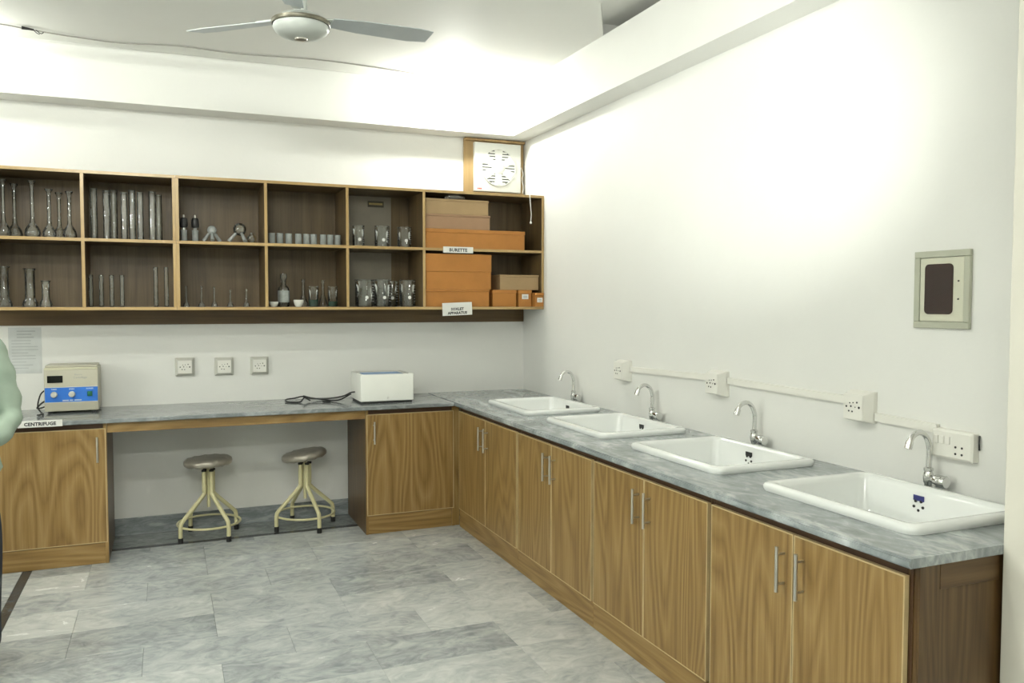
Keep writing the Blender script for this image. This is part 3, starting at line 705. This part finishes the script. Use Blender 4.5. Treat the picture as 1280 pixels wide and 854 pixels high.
# ------------------------------------------------------------------ exhaust fan
t = thing('exhaust_fan', 'white square exhaust fan on a plywood board above the shelf', 'fan', (-.25, -.02, 2.41))
obj('backing_board', box(B(), -.502, -.006, -.02, -.001, 2.405, 2.822, .001, 1), M_PLY, t)
obj('board_cap', box(B(), -.502, -.006, -.048, -.0205, 2.803, 2.822, .001, 1), M_PLY, t)
cx, cz, R_ = -.236, 2.605, .136
obj('housing', box(B(), -.430, -.046, -.062, -.0205, 2.418, 2.792, .006, 3), M_WENAM, t, True)
b_ = B(); lathe(b_, [(0.0001, 0), (R_, 0)], 40, (cx, -.0626, cz), '-Y'); obj('opening', b_, plain('fan_dark', (.10, .105, .10), .6), t)
for k in range(13):
    z = cz-R_+.0095+k*.0213; hw = math.sqrt(max(1e-6, (R_-.002)**2-(z+.005-cz)**2))
    if hw > .02: obj('slat', box(B(), cx-hw, cx+hw, -.068, -.0628, z, z+.0125, .0008, 1), M_WENAM, t)
b_ = B(); lathe(b_, [(.0, .012), (.050, .010), (.055, .006), (.055, .0)], 32, (cx, -.0628, cz), '-Y'); obj('hub_disc', b_, M_WENAM, t, True)
b_ = B()
for k in range(6):
    a = k*PI/3+.52; d = Vector((math.cos(a), 0, math.sin(a))); p = Vector((-d.z, 0, d.x)); c = Vector((cx, -.0715, cz))
    loops(b_, [[c+d*.045-p*.022+Vector((0, j, 0)), c+d*.133-p*.034+Vector((0, j, 0)), c+d*.133+p*.034+Vector((0, j, 0)), c+d*.045+p*.022+Vector((0, j, 0))] for j in (.0, .006)], True, True)
obj('spokes', b_, M_WENAM, t)
b_ = B(); lathe(b_, [(R_, .0), (R_, .010), (R_+.006, .010), (R_+.008, 0)], 40, (cx, -.0625, cz), '-Y'); obj('grille_rim', b_, M_WENAM, t, True)
b_ = B()
for k in range(3): box(b_, -.408+k*.012, -.399+k*.012, -.0632, -.0622, 2.433, 2.443)
obj('maker_mark', b_, M_RED, t)
b_ = B(); tube(b_, smooth_path([(-.036, -.045, 2.62), (-.022, -.05, 2.57), (-.03, -.05, 2.53), (-.02, -.05, 2.47), (-.026, -.05, 2.42)]), .003, 8); obj('flex', b_, M_WPLAST, t, True)
t = thing('pull_cord', 'white pull cord with a bead hanging over the shelf end', 'cord', (-.115, -.415, 2.15))
b_ = B(); tube(b_, smooth_path([(-.125, -.36, 2.3645), (-.124, -.398, 2.366), (-.123, -.410, 2.355), (-.118, -.412, 2.28), (-.112, -.412, 2.22), (-.116, -.412, 2.165)]), .0028, 8); obj('cord', b_, M_WPLAST, t, True)
b_ = B(); lathe(b_, [(0, 0), (.006, .002), (.009, .009), (.006, .017), (0, .02)], 12, (-.116, -.412, 2.145)); obj('bead', b_, M_WPLAST, t, True)

# ------------------------------------------------------------------ sockets, trunking, panel on the walls
def holes_pattern(b_, cx, cz, y, s=1.0):
    for dx, dz, r in ((-.030, .0, .0040), (.030, .0, .0046), (-.014, .014, .0026), (.002, .016, .0026), (.020, .018, .0036), (-.008, .002, .0036), (-.018, -.016, .0034), (-.002, -.017, .0034), (.012, .0, .0022)):
        lathe(b_, [(.0001, .0012), (r*s, .0012), (r*s, 0)], 10, (cx+dx*s, y, cz+dz*s), '-Y')
def back_socket(x, label):
    t = thing('wall_socket', label, 'socket', (x, 0, 1.06), 0, 'wall sockets over the back worktop')
    L = [[(a, y, b+.062) for a, b in rrect(h, h, .004, 2)] for h, y in ((.062, -.0006), (.062, -.012), (.046, -.040))]
    obj('back_box', loops(B(), L, True, True), M_GPLAST, t, False, False)
    obj('face_plate', box(B(), -.044, .044, -.0435, -.0402, .018, .106, .001, 1), M_WPLAST, t, False, False)
    b_ = B(); holes_pattern(b_, 0, .062, -.0436); obj('socket_holes', b_, M_HOLE, t, False, False)
    return t
k0 = back_socket(-2.515, 'wall socket nearest the centrifuge'); dup(k0, (-2.262, 0, 1.056), 0, 'middle one of three wall sockets over the back worktop'); dup(k0, (-2.027, 0, 1.055), 0, 'wall socket nearest the coiled black cable')
def side_socket(y, z, label):
    t = thing('wall_socket', label, 'socket', (0, y, z), -PI/2, 'protruding sockets on the trunking')
    L = [[(a, yy, b) for a, b in rrect(h, h, .004, 2)] for h, yy in ((.064, -.0006), (.064, -.02), (.052, -.062))]
    obj('back_box', loops(B(), L, True, True), M_WPLAST, t, False, False)
    obj('face_plate', box(B(), -.05, .05, -.0655, -.0622, -.05, .05, .001, 1), M_WPLAST, t, False, False)
    b_ = B(); holes_pattern(b_, 0, 0, -.0656, 1.1); obj('socket_holes', b_, M_HOLE, t, False, False)
    return t
q0 = side_socket(-1.62, 1.143, 'boxed socket at the corner end of the wall trunking')
dup(q0, (0, -2.57, 1.150), -PI/2, 'boxed socket in the middle of the wall trunking'); dup(q0, (0, -3.515, 1.140), -PI/2, 'boxed socket on the trunking nearest the switch plate')
t = thing('cable_trunking', 'white cable trunking running along the wall above the sinks', 'trunking', (0, -2.6, 1.15))
for (a, b, za, zb) in ((-1.69, -2.50, 1.155, 1.172), (-2.64, -3.448, 1.168, 1.158), (-3.583, -3.872, 1.105, 1.098)):
    L = [[(x, yy, zz+dz) for x, dz in ((-.0006, -.016), (-.018, -.016), (-.018, .016), (-.0006, .016))] for yy, zz in ((a, za), (b, zb))]
    obj('trunking_length', loops(B(), L, True, True), M_WPLAST, t)
t = thing('switch_plate', 'white switch and socket plate behind the tap near the pier', 'switch', (0, -3.95, 1.05))
L = [[(x, -3.948+a, 1.051+b) for a, b in rrect(h, v, .004, 2)] for h, v, x in ((.084, .052, -.0006), (.084, .052, -.028), (.076, .044, -.034))]
obj('plate', loops(B(), L, True, True), M_WPLAST, t)
for k in range(3): obj('switch_rocker', box(B(), -.0385, -.0342, -3.895-k*.024, -3.878-k*.024, 1.052, 1.080, .001, 1), M_WPLAST, t)
b_ = B()
for dy in (0, .026):
    for dz in (0, .024): lathe(b_, [(.0001, .001), (.0042, .001), (.0042, -.003)], 10, (-.0342, -3.978-dy+.012, 1.022+dz), '-X')
obj('socket_holes', b_, M_HOLE, t)
b_ = B(); tube(b_, smooth_path([(-.004, -4.036, 1.095), (-.010, -4.040, 1.07), (-.006, -4.038, 1.045)]), .003, 8); obj('loose_wire', b_, M_BLACK, t, True)
t = thing('distribution_panel', 'grey-green electrical panel with a dark window on the right wall', 'panel', (0, -3.872, 1.46))
b_ = B(); y0, y1, z0, z1 = -3.99, -3.755, 1.468, 1.752; fwid = .024
for (a, b, c, d) in ((y0, y1, z1-fwid, z1), (y0, y1, z0, z0+fwid), (y0, y0+fwid, z0+fwid, z1-fwid), (y1-fwid, y1, z0+fwid, z1-fwid)): box(b_, -.016, -.0006, a, b, c, d, .002, 1)
obj('frame', b_, M_DB, t)
obj('panel_door', box(B(), -.012, -.0008, y0+fwid+.0015, y1-fwid-.0015, z0+fwid+.0015, z1-fwid-.0015, .001, 1), M_DBD, t)
L = [[(x, -3.862+a, 1.612+b) for a, b in rrect(.060, .092, .016, 4)] for x in (-.0121, -.0145)]
obj('window_pane', loops(B(), L, True, True), M_DBW, t)
b_ = B()
for z in (1.64, 1.575): lathe(b_, [(.0001, .003), (.003, .003), (.003, 0)], 10, (-.0121, -3.944, z), '-X')
obj('screw', b_, M_HOLE, t)

# ------------------------------------------------------------------ centrifuge
t = thing('centrifuge', 'beige benchtop centrifuge with a blue control panel', 'centrifuge', (-3.175, -.15, ZS1))
x0, x1, yf, zb, zt = -3.328, -3.028, -.272, ZS1+.012, ZS1+.283
obj('housing', box(B(), x0, x1, yf, -.03, zb, zt, .006, 2), M_BEIGE, t, True)
obj('lid', box(B(), x0+.006, x1-.006, yf+.012, -.04, zt+.0008, zt+.014, .004, 2), M_BEIGE, t, True)
obj('lid_trim', box(B(), x0+.003, x1-.003, yf-.004, yf+.010, zt-.0135, zt+.001, .003, 2), M_BEIGEL, t, True)
cp = obj('control_panel', box(B(), x0+.004, x1-.004, yf-.003, yf-.0003, zb+.058, zb+.148, .0008, 1), M_BLUE, t)
b_ = B(); box(b_, x0+.003, x1-.003, yf-.0035, yf-.0003, zb+.149, zb+.1515); box(b_, x0+.003, x1-.003, yf-.0035, yf-.0003, zb+.0545, zb+.057); obj('panel_border', b_, M_PAPER, t)
obj('display', box(B(), x0+.018, x0+.103, yf-.004, yf-.0003, zb+.178, zb+.222, .001, 1), M_DISPLAY, t)
for kx in (.054, .152):
    b_ = B(); lathe(b_, [(.019, .0), (.0185, .012), (.015, .018), (0, .018)], 20, (x0+kx, yf-.0032, zb+.105), '-Y'); box(b_, x0+kx-.003, x0+kx+.003, yf-.026, yf-.0215, zb+.09, zb+.12, .001, 1); obj('knob', b_, M_GPLAST, t, True)
obj('power_switch', box(B(), x1-.062, x1-.034, yf-.009, yf-.0032, zb+.090, zb+.120, .0015, 1), M_GREEN, t)
for s, xx in (('TIMER', .054), ('SPEED', .152), ('POWER', .252)):
    obj('caption', text_bm(s, .0115, at(x0+xx, yf-.0034, zb+.137) @ FACE_MY, .0002, .0004), M_WTXT, cp)
b_ = B()
for k, (a, b) in enumerate(((.10, .135), (.14, .158), (.165, .205))): box(b_, x0+a, x0+b, yf-.0036, yf-.0031, zb+.064, zb+.071)
obj('caption', b_, M_WTXT, cp)
obj('name_print', text_bm('Electric', .014, at(x0+.19, yf-.0005, zb+.226) @ FACE_MY, .0003), M_INKG, t)
obj('name_print', text_bm('Centrifuge', .018, at(x0+.20, yf-.0005, zb+.208) @ FACE_MY, .0003), M_INKG, t)
for dx in (.03, .27):
    for dy in (.02, .2):
        b_ = B(); lathe(b_, [(.013, 0.0002), (.013, .0115)], 12, (x0+dx, yf+dy, ZS1-.001+.001), cap0=True, cap1=True); obj('foot', b_, M_BLACK, t)
b_ = B(); tube(b_, smooth_path([(x0-.001, -.18, zb+.13), (x0-.03, -.19, zb+.10), (x0-.045, -.20, zb+.03), (x0-.03, -.20, ZS1+.006), (x0+.0, -.33, ZS1+.0055), (x0-.03, -.36, ZS1+.0055)]), .0045, 8); obj('power_cord', b_, M_BLACK, t, True)
b_ = B(); tube(b_, smooth_path([(x0-.001, -.16, zb+.06), (x0-.025, -.18, zb+.045), (x0-.048, -.20, zb+.02), (x0-.03, -.21, zb+.018), (x0-.001, -.19, zb+.025)]), .0055, 8); obj('power_cord', b_, M_BLACK, t, True)

# ------------------------------------------------------------------ water bath
t = thing('water_bath', 'white open-topped laboratory water bath with a blue rack inside', 'water bath', (-1.23, -.34, ZS1))
x0, x1, y0, y1, z0, z1 = -1.418, -1.046, -.510, -.185, ZS1+.012, ZS1+.197
xc, yc, hx, hy = (x0+x1)/2, (y0+y1)/2, (x1-x0)/2, (y1-y0)/2
L = [[(xc+a, yc+b, z) for a, b in rrect(hx-d, hy-d, r, 4)] for d, r, z in ((.006, .008, z0), (0, .010, z0+.004), (0, .010, z1-.004), (.003, .008, z1), (.024, .012, z1), (.026, .012, z1-.004), (.028, .012, z1-.12))]
obj('tank', loops(B(), L, True, True), M_WENAM, t, True, True, 50)
obj('inner_rim', loops(B(), [[(xc+a, yc+b, z) for a, b in rrect(hx-d, hy-d, .012, 4)] for d, z in ((.0255, z1+.0006), (.0255, z1-.015), (.0275, z1-.015))], False, False), M_STEEL, t)
obj('rack', box(B(), xc-.135, xc+.135, yc-.10, yc+.10, z1-.010, z1-.004, .001, 1), plain('blue_rack', (.16, .32, .58), .4, var=.25), t)
b_ = B(); box(b_, x0+.01, x1-.01, y0+.012, y1-.01, ZS1+.0006, z0-.0004); obj('base_frame', b_, M_BLACK, t)
b_ = B(); lathe(b_, [(.0, .004), (.008, .003), (.009, 0)], 14, (xc+.005, y0-.0003, z0+.022), '-Y'); obj('drain_cap', b_, M_PAPER, t, True)
b_ = B(); zc_ = ZS1+.0055
tube(b_, smooth_path([(x0-.001, -.33, zc_+.06), (x0-.03, -.32, zc_+.055), (-1.50, -.30, zc_+.03), (-1.60, -.25, zc_+.012), (-1.69, -.21, zc_+.012), (-1.745, -.20, zc_+.02), (-1.79, -.28, zc_), (-1.865, -.24, zc_), (-1.865, -.15, zc_+.006), (-1.80, -.10, zc_+.008), (-1.745, -.15, zc_+.022), (-1.715, -.24, zc_+.004), (-1.755, -.21, zc_+.032), (-1.70, -.17, zc_+.014), (-1.62, -.18, zc_), (-1.57, -.27, zc_), (-1.52, -.31, zc_+.008), (-1.46, -.28, zc_+.03), (-1.43, -.24, zc_+.036)]), .0052, 8)
obj('power_cord', b_, M_BLACK, t, True)
b_ = B(); tube(b_, smooth_path([(-1.62, -.20, zc_+.002), (-1.585, -.29, zc_), (-1.63, -.33, zc_), (-1.645, -.335, zc_+.001)]), .0045, 8); obj('power_cord', b_, M_BLACK, t, True)

# ------------------------------------------------------------------ stools
def make_stool(label, loc, rz, tilt, tdir):
    t = thing('stool', label, 'stool', loc, rz, 'cream tubular stools')
    b_ = B(); prof = [(.0, .0), (.135, .0), (.152, .010), (.155, .025), (.150, .042), (.135, .052), (.09, .058), (.0, .060)]
    lathe(b_, prof, 36)
    for v in b_.verts:
        a = math.atan2(v.co.y, v.co.x); r = math.hypot(v.co.x, v.co.y)
        if r > .1: v.co.z += .0025*math.sin(11*a)+.002*math.sin(23*a+1)
    b_.transform(at(0, 0, .478) @ Matrix.Rotation(tilt, 4, (math.cos(tdir), math.sin(tdir), 0)))
    obj('seat', b_, M_SEAT, t, True, False, 70)
    b_ = B(); tube(b_, [(0, 0, .20), (0, 0, .484)], .011, 14); obj('screw_post', b_, M_CREAM, t, True, False)
    for k in range(4):
        a = PI/4+k*PI/2; d = Vector((math.cos(a), math.sin(a), 0)); u = Vector((0, 0, 1))
        p = [d*.034+u*.445, d*.034+u*.36, d*.034+u*.315, d*.045+u*.28, d*.19+u*.145, d*.208+u*.118, d*.212+u*.09, d*.212+u*.034]
        b_ = B(); tube(b_, smooth_path(p, 4), .0135, 12); leg = obj('leg', b_, M_CREAM, t, True, False)
        b_ = B(); lathe(b_, [(.0165, .0004), (.0165, .036), (.0135, .0365)], 14, tuple(d*.212), cap0=True); obj('rubber_foot', b_, M_BLACK, leg, True, False)
        b_ = B(); lathe(b_, [(.0155, .441), (.0155, .453), (.0, .454)], 14, tuple(d*.034)); obj('end_cap', b_, M_BLACK, leg, True, False)
    b_ = B(); n = 40; tube(b_, [(.198*math.cos(2*PI*i/n), .198*math.sin(2*PI*i/n), .098) for i in range(n+1)], .0075, 8, False); obj('foot_ring', b_, M_CREAM, t, True, False)
    return t
make_stool('cream tubular stool with a level silver seat under the worktop', (-2.385, -.245, 0), math.radians(-13), math.radians(-3), 1.2)
make_stool('cream tubular stool with a tilted silver seat beside the base cabinet', (-1.755, -.245, 0), math.radians(-28), math.radians(-9), 1.7)

# ------------------------------------------------------------------ ceiling fan
FC = Vector((-2.017, -2.02, 2.85)); RB = .68; TH = .20
t = thing('ceiling_fan', 'white three-blade ceiling fan', 'fan', tuple(FC))
b_ = B(); lathe(b_, [(.128, .012), (.130, .0), (.122, -.016), (.098, -.034), (.06, -.044), (.025, -.047), (0, -.047)], 36, tuple(FC)); obj('lower_cup', b_, M_FAN, t, True)
b_ = B(); lathe(b_, [(.02, -.0475), (.030, -.047), (.028, -.053), (.016, -.056), (0, -.056)], 20, tuple(FC)); obj('centre_cap', b_, M_STEEL, t, True)
b_ = B(); lathe(b_, [(.133, .012), (.136, .016), (.136, .03), (.130, .034), (.12, .034)], 36, tuple(FC)); obj('motor_band', b_, M_BRONZE, t, True)
b_ = B(); lathe(b_, [(.118, .0345), (.112, .046), (.085, .06), (.05, .07), (.03, .08), (.03, .15), (.0, .15)], 36, tuple(FC)); obj('motor', b_, M_FAN, t, True)
b_ = B(); tube(b_, [FC+Vector((0, 0, .148)), FC+Vector((0, 0, .27))], .012, 12); obj('down_rod', b_, M_FAN, t, True)
b_ = B(); lathe(b_, [(.012, .22), (.05, .25), (.065, .30), (.068, .3185)], 24, tuple(FC)); obj('canopy', b_, M_FAN, t, True)
for k in range(3):
    a = TH+k*2*PI/3
    M = at(FC.x, FC.y, FC.z+.045) @ Matrix.Rotation(a, 4, 'Z') @ Matrix.Rotation(math.radians(-3.0), 4, 'Y')
    b_ = B(); P_ = [(.15, -.045), (.30, -.062), (.60, -.070), (RB, -.058), (RB+.006, .05), (.58, .066), (.30, .058), (.15, .040)]
    loops(b_, [[(x, y, z) for x, y in P_] for z in (-.002, .002)], True, True)
    b_.transform(M @ Matrix.Rotation(math.radians(-11), 4, 'X')); bl = obj('blade', b_, M_FANB, t)
    b_ = B(); loops(b_, [[(x, y, z) for x, y in ((.11, -.02), (.19, -.03), (.25, -.03), (.25, .03), (.19, .03), (.11, .02))] for z in (.004, .009)], True, True)
    b_.transform(M @ Matrix.Rotation(math.radians(-9), 4, 'X')); obj('blade_iron', b_, M_FAN, bl)

# ------------------------------------------------------------------ ceiling wire and lamps
t = thing('ceiling_wire', 'thin grey lamp wire sagging along the ceiling', 'wire', (-2.2, -.4, 3.14))
wp = [(-3.82, -.465, 3.162), (-3.481, -.456, 3.160), (-3.345, -.423, 3.158), (-3.204, -.389, 3.158), (-3.079, -.361, 3.160), (-2.861, -.336, 3.162), (-2.532, -.406, 3.163), (-2.158, -.384, 3.163), (-1.686, -.45, 3.163), (-1.277, -.422, 3.163), (-.95, -.367, 3.163), (-.78, -.33, 3.161)]
b_ = B(); tube(b_, smooth_path(wp, 5), .0042, 6); obj('wire', b_, plain('grey_wire', (.33, .32, .29), .6), t, True)
b_ = B(); tube(b_, [(-3.375, -.444, 3.157), (-3.315, -.428, 3.157)], .010, 10, True, .005); obj('tape_joint', b_, M_BLACK, t, True)
b_ = B(); tube(b_, smooth_path([(-3.318, -.428, 3.157), (-3.30, -.43, 3.140), (-3.285, -.425, 3.135)]), .0025, 6); tube(b_, smooth_path([(-3.305, -.425, 3.157), (-3.28, -.42, 3.142), (-3.265, -.42, 3.15)]), .0025, 6); obj('loose_end', b_, M_BLACK, t, True)
def bulb(x, y, label, power):
    t = thing('light_bulb', label, 'lamp', (x, y, 3.05))
    b_ = B(); lathe(b_, [(.045, 3.1695), (.045, 3.158), (.024, 3.152), (.022, 3.115), (0, 3.115)], 20, (x, y, 0)); obj('holder', b_, M_WPLAST, t, True)
    b_ = B(); lathe(b_, [(.014, 3.1145), (.018, 3.10), (.030, 3.075), (.031, 3.055), (.022, 3.035), (0, 3.028)], 20, (x, y, 0)); obj('bulb', b_, M_BULB, t, True)
    l = light('POINT', 'bulb_glow', (x, y, 2.995), power, (.98, 1, .93), shadow_soft_size=.032)
    return t
bulb(-.70, -.36, 'small lit bulb on the ceiling at the end of the wire', P_BULB[0])
bulb(-3.80, -.46, 'small lit bulb on the ceiling over the outer shelf end', P_BULB[1])
TLAB = ['white batten tube light on the ceiling close to the fan', 'white batten tube light on the ceiling over the middle of the floor', 'unseen batten tube light added as fill on the ceiling near the front wall']
for ti, ((tx, ty), pw) in enumerate(zip(TUBES, P_TUBE)):
    t = thing('tube_light', TLAB[ti], 'lamp', (tx, ty, 3.09), 0, 'ceiling tube lights')
    obj('batten', box(B(), tx-.6, tx+.6, ty-.025, ty+.025, 3.135, 3.1695, .003, 1), M_WPLAST, t)
    b_ = B(); tube(b_, [(tx-.585, ty, 3.112), (tx+.585, ty, 3.112)], .013, 12); obj('tube', b_, emit('lit_tube', (.98, 1, .92), pw/(PI*.0955)), t, True)
    for s in (-1, 1): obj('end_cap', box(B(), tx+s*.593-.007, tx+s*.593+.007, ty-.016, ty+.016, 3.095, 3.1348, .002, 1), M_WPLAST, t)

# unseen tube light added on the left wall to brighten the lower room
t = thing('tube_light', 'unseen white batten tube light added along the left wall', 'lamp', (XL, -3.3, 2.3), 0, 'added wall tube lights')
obj('batten', box(B(), XL+.0005, XL+.035, -3.9, -2.7, 2.275, 2.325, .003, 1), M_WPLAST, t)
b_ = B(); tube(b_, [(XL+.058, -3.885, 2.3), (XL+.058, -2.715, 2.3)], .013, 12); obj('tube', b_, emit('added_wall_tube', (.98, 1, .92), P_WALL/(PI*.0955)), t, True)
for s_ in (-1, 1): obj('end_cap', box(B(), XL+.0352, XL+.075, -3.3+s_*.593-.007, -3.3+s_*.593+.007, 2.284, 2.316, .002, 1), M_WPLAST, t)

# ------------------------------------------------------------------ person at the side of the frame
def skin(name, joints, edges, mat, parent, root=0, levels=2):
    me = bpy.data.meshes.new(name); me.from_pydata([j[0] for j in joints], edges, [])
    o = bpy.data.objects.new(name, me); COL.objects.link(o)
    sm = o.modifiers.new('skin', 'SKIN'); sm.use_smooth_shade = True; sm.branch_smoothing = .6
    if not me.skin_vertices: me.skin_vertices.new()
    for k, j in enumerate(joints):
        r = j[1]; me.skin_vertices[0].data[k].radius = r if isinstance(r, tuple) else (r, r)
        me.skin_vertices[0].data[k].use_root = (k == root)
    ss = o.modifiers.new('sub', 'SUBSURF'); ss.levels = levels; ss.render_levels = levels
    dg = bpy.context.evaluated_depsgraph_get(); dg.update()
    m2 = bpy.data.meshes.new_from_object(o.evaluated_get(dg)); bpy.data.objects.remove(o); bpy.data.meshes.remove(me)
    o = bpy.data.objects.new(name, m2); COL.objects.link(o); m2.name = name; m2.materials.clear(); m2.materials.append(mat)
    for p in m2.polygons: p.use_smooth = True; p.material_index = 0
    o.parent = parent
    return o
PX, PY = -3.462, -2.09
per = thing('person', 'person in a mint green shirt and dark trousers, hand on hip', 'person', (PX, PY, 0))
J, E_ = [], []
def jn(p, r, link=None):
    J.append((p, r)); k = len(J)-1
    if link is not None: E_.append((link, k))
    return k
pel = jn((0, 0, .95), (.135, .10)); wst = jn((0, 0, 1.10), (.125, .09), pel); chs = jn((0, .005, 1.28), (.145, .10), wst); upc = jn((0, .01, 1.40), (.11, .075), chs)
nk = jn((0, .005, 1.475), .056, upc); nk2 = jn((0, -.002, 1.505), .064, nk); jaw = jn((0, -.034, 1.548), (.104, .108), nk2); hd = jn((0, -.010, 1.63), (.100, .122), jaw); crn = jn((0, -.002, 1.69), (.092, .112), hd); jn((0, 0, 1.727), (.05, .06), crn)
ns = jn((0, -.105, 1.615), .016, hd)
for s in (-1, 1): jn((s*.092, .004, 1.627), .016, hd)
def arm(s, el, wr, tip, curl):
    sh = jn((s*.155, .01, 1.39), .046, upc); u = jn(tuple(Vector((s*.160, .01, 1.395)).lerp(Vector(el), .5)), .040, sh)
    e = jn(el, .036, u); f = jn(tuple(Vector(el).lerp(Vector(wr), .45)), .036, e); w_ = jn(wr, .029, f)
    wv, tv = Vector(wr), Vector(tip); d = (tv-wv).normalized(); side = d.cross(Vector(curl)).normalized(); cv = Vector(curl)
    pm = wv+d*.055; p_ = jn(tuple(pm), (.030, .018), w_); kn = jn(tuple(wv+d*.09), (.032, .015), p_)
    for q, ln in ((-1.5, .072), (-.5, .082), (.5, .078), (1.5, .06)):
        b0 = wv+d*.098+side*q*.019; a1 = jn(tuple(b0), .0095, kn); a2 = jn(tuple(b0+d*ln*.5+cv*.008), .0088, a1); jn(tuple(b0+d*ln*.85+cv*.03), .0078, a2)
    th = wv+d*.03+side*-.030; a1 = jn(tuple(th), .011, p_); a2 = jn(tuple(th+d*.035-side*.018+cv*.012), .010, a1); jn(tuple(th+d*.062-side*.018+cv*.026), .0085, a2)
    return sh, e, w_
EL = (.232, .03, 1.075); WR = (.165, -.145, .985)
arm(1, EL, WR, (.12, -.165, .955), (0, .8, -.3)); arm(-1, (-.235, .03, 1.12), (-.245, -.03, .87), (-.242, -.045, .74), (.6, -.2, 0))
for s in (-1, 1):
    h = jn((s*.095, 0, .88), .088, pel); kk = jn((s*.105, -.01, .49), .058, h); cf = jn((s*.108, .012, .34), .055, kk); an = jn((s*.11, .015, .10), .036, cf); hl = jn((s*.112, .02, .05), .036, an); jn((s*.118, -.10, .04), (.040, .028), hl)
body = skin('body', J, E_, M_SKIN, per)
def face_y(x, z):
    c = [v.co.y for v in body.data.vertices if abs(v.co.x-x) < .018 and abs(v.co.z-z) < .018]
    return min(c) if c else -.1
# shirt
J, E_ = [], []
a = jn((0, 0, 1.12), (.155, .115)); lo = jn((0, 0, .95), (.205, .14), a); hem = jn((0, 0, .80), (.245, .16), lo); c = jn((0, .005, 1.28), (.168, .12), a); u = jn((0, .01, 1.40), (.145, .105), c); cl_ = jn((0, .008, 1.475), (.075, .07), u)
for s, el, wr in ((1, EL, WR), (-1, (-.235, .03, 1.12), (-.245, -.03, .87))):
    sh = jn((s*.160, .01, 1.395), .064, u); m1 = jn(tuple(Vector((s*.165, .01, 1.405)).lerp(Vector(el), .5)), .058, sh); e = jn(el, .050, m1)
    m2 = jn(tuple(Vector(el).lerp(Vector(wr), .5)), .056, e); jn(tuple(Vector(el).lerp(Vector(wr), .93)), .046, m2)
sh_o = skin('shirt', J, E_, M_SHIRT, per)
for v in sh_o.data.vertices:
    z = v.co.z; v.co.x += .005*math.sin(z*60+v.co.y*30); v.co.y += .005*math.sin(z*47+v.co.x*35)
J, E_ = [], []
a = jn((0, 0, .93), (.15, .11)); jn((0, 0, 1.0), (.14, .10), a)
for s in (-1, 1):
    h = jn((s*.095, 0, .84), .108, a); k1 = jn((s*.107, -.005, .50), .090, h); k2 = jn((s*.108, .005, .28), .074, k1); jn((s*.11, .012, .085), .070, k2)
skin('trousers', J, E_, M_TROU, per)
for s in (-1, 1):
    J, E_ = [], []
    a = jn((s*.112, .045, .048), (.042, .044)); b = jn((s*.114, -.03, .045), (.046, .042), a); c = jn((s*.12, -.12, .036), (.048, .032), b); jn((s*.122, -.18, .030), (.036, .022), c)
    so = skin('shoe', J, E_, M_SHOE, per)
    zmin = min(v.co.z for v in so.data.vertices)
    for v in so.data.vertices: v.co.z -= zmin-.001
b_ = B(); bmesh.ops.create_uvsphere(b_, u_segments=28, v_segments=18, radius=1)
bmesh.ops.delete(b_, geom=[v for v in b_.verts if v.co.z < -.35+max(0, -v.co.y)*.75], context='VERTS')
for v in b_.verts: v.co = Vector((v.co.x*.096, v.co.y*.118-.002, 1.660+v.co.z*.092))
obj('hair', b_, M_HAIR, per, True, False)
for s in (-1, 1):
    ye = face_y(s*.034, 1.637)
    b_ = B(); lathe(b_, [(.0095*math.sin(PI*i/8), -.0095*math.cos(PI*i/8)) for i in range(9)], 14, (s*.033, ye+.005, 1.633)); obj('eye', b_, M_PAPER, per, True, False)
    b_ = B(); lathe(b_, [(.0001, .0099), (.0052, .0086)], 12, (s*.033, ye+.005, 1.633), '-Y'); obj('iris', b_, M_HAIR, per, True, False)
    b_ = B(); tube(b_, [(s*.016, ye-.001, 1.652), (s*.032, ye+.0, 1.656), (s*.048, ye+.007, 1.651)], .004, 8); obj('eyebrow', b_, M_HAIR, per, True, False)
yl = face_y(0, 1.565)
b_ = B(); tube(b_, [(-.022, yl+.006, 1.565), (0, yl, 1.566), (.022, yl+.006, 1.565)], .0055, 8); obj('lips', b_, plain('lip', (.33, .13, .10), .5), per, True, False)
b_ = B(); n = 28; tube(b_, [(.072*math.sin(2*PI*i/n), .010-.064*math.cos(2*PI*i/n), 1.452+.016*math.cos(2*PI*i/n+PI)) for i in range(n+1)], .017, 10, False); obj('collar', b_, M_SHIRT, per, True, False)
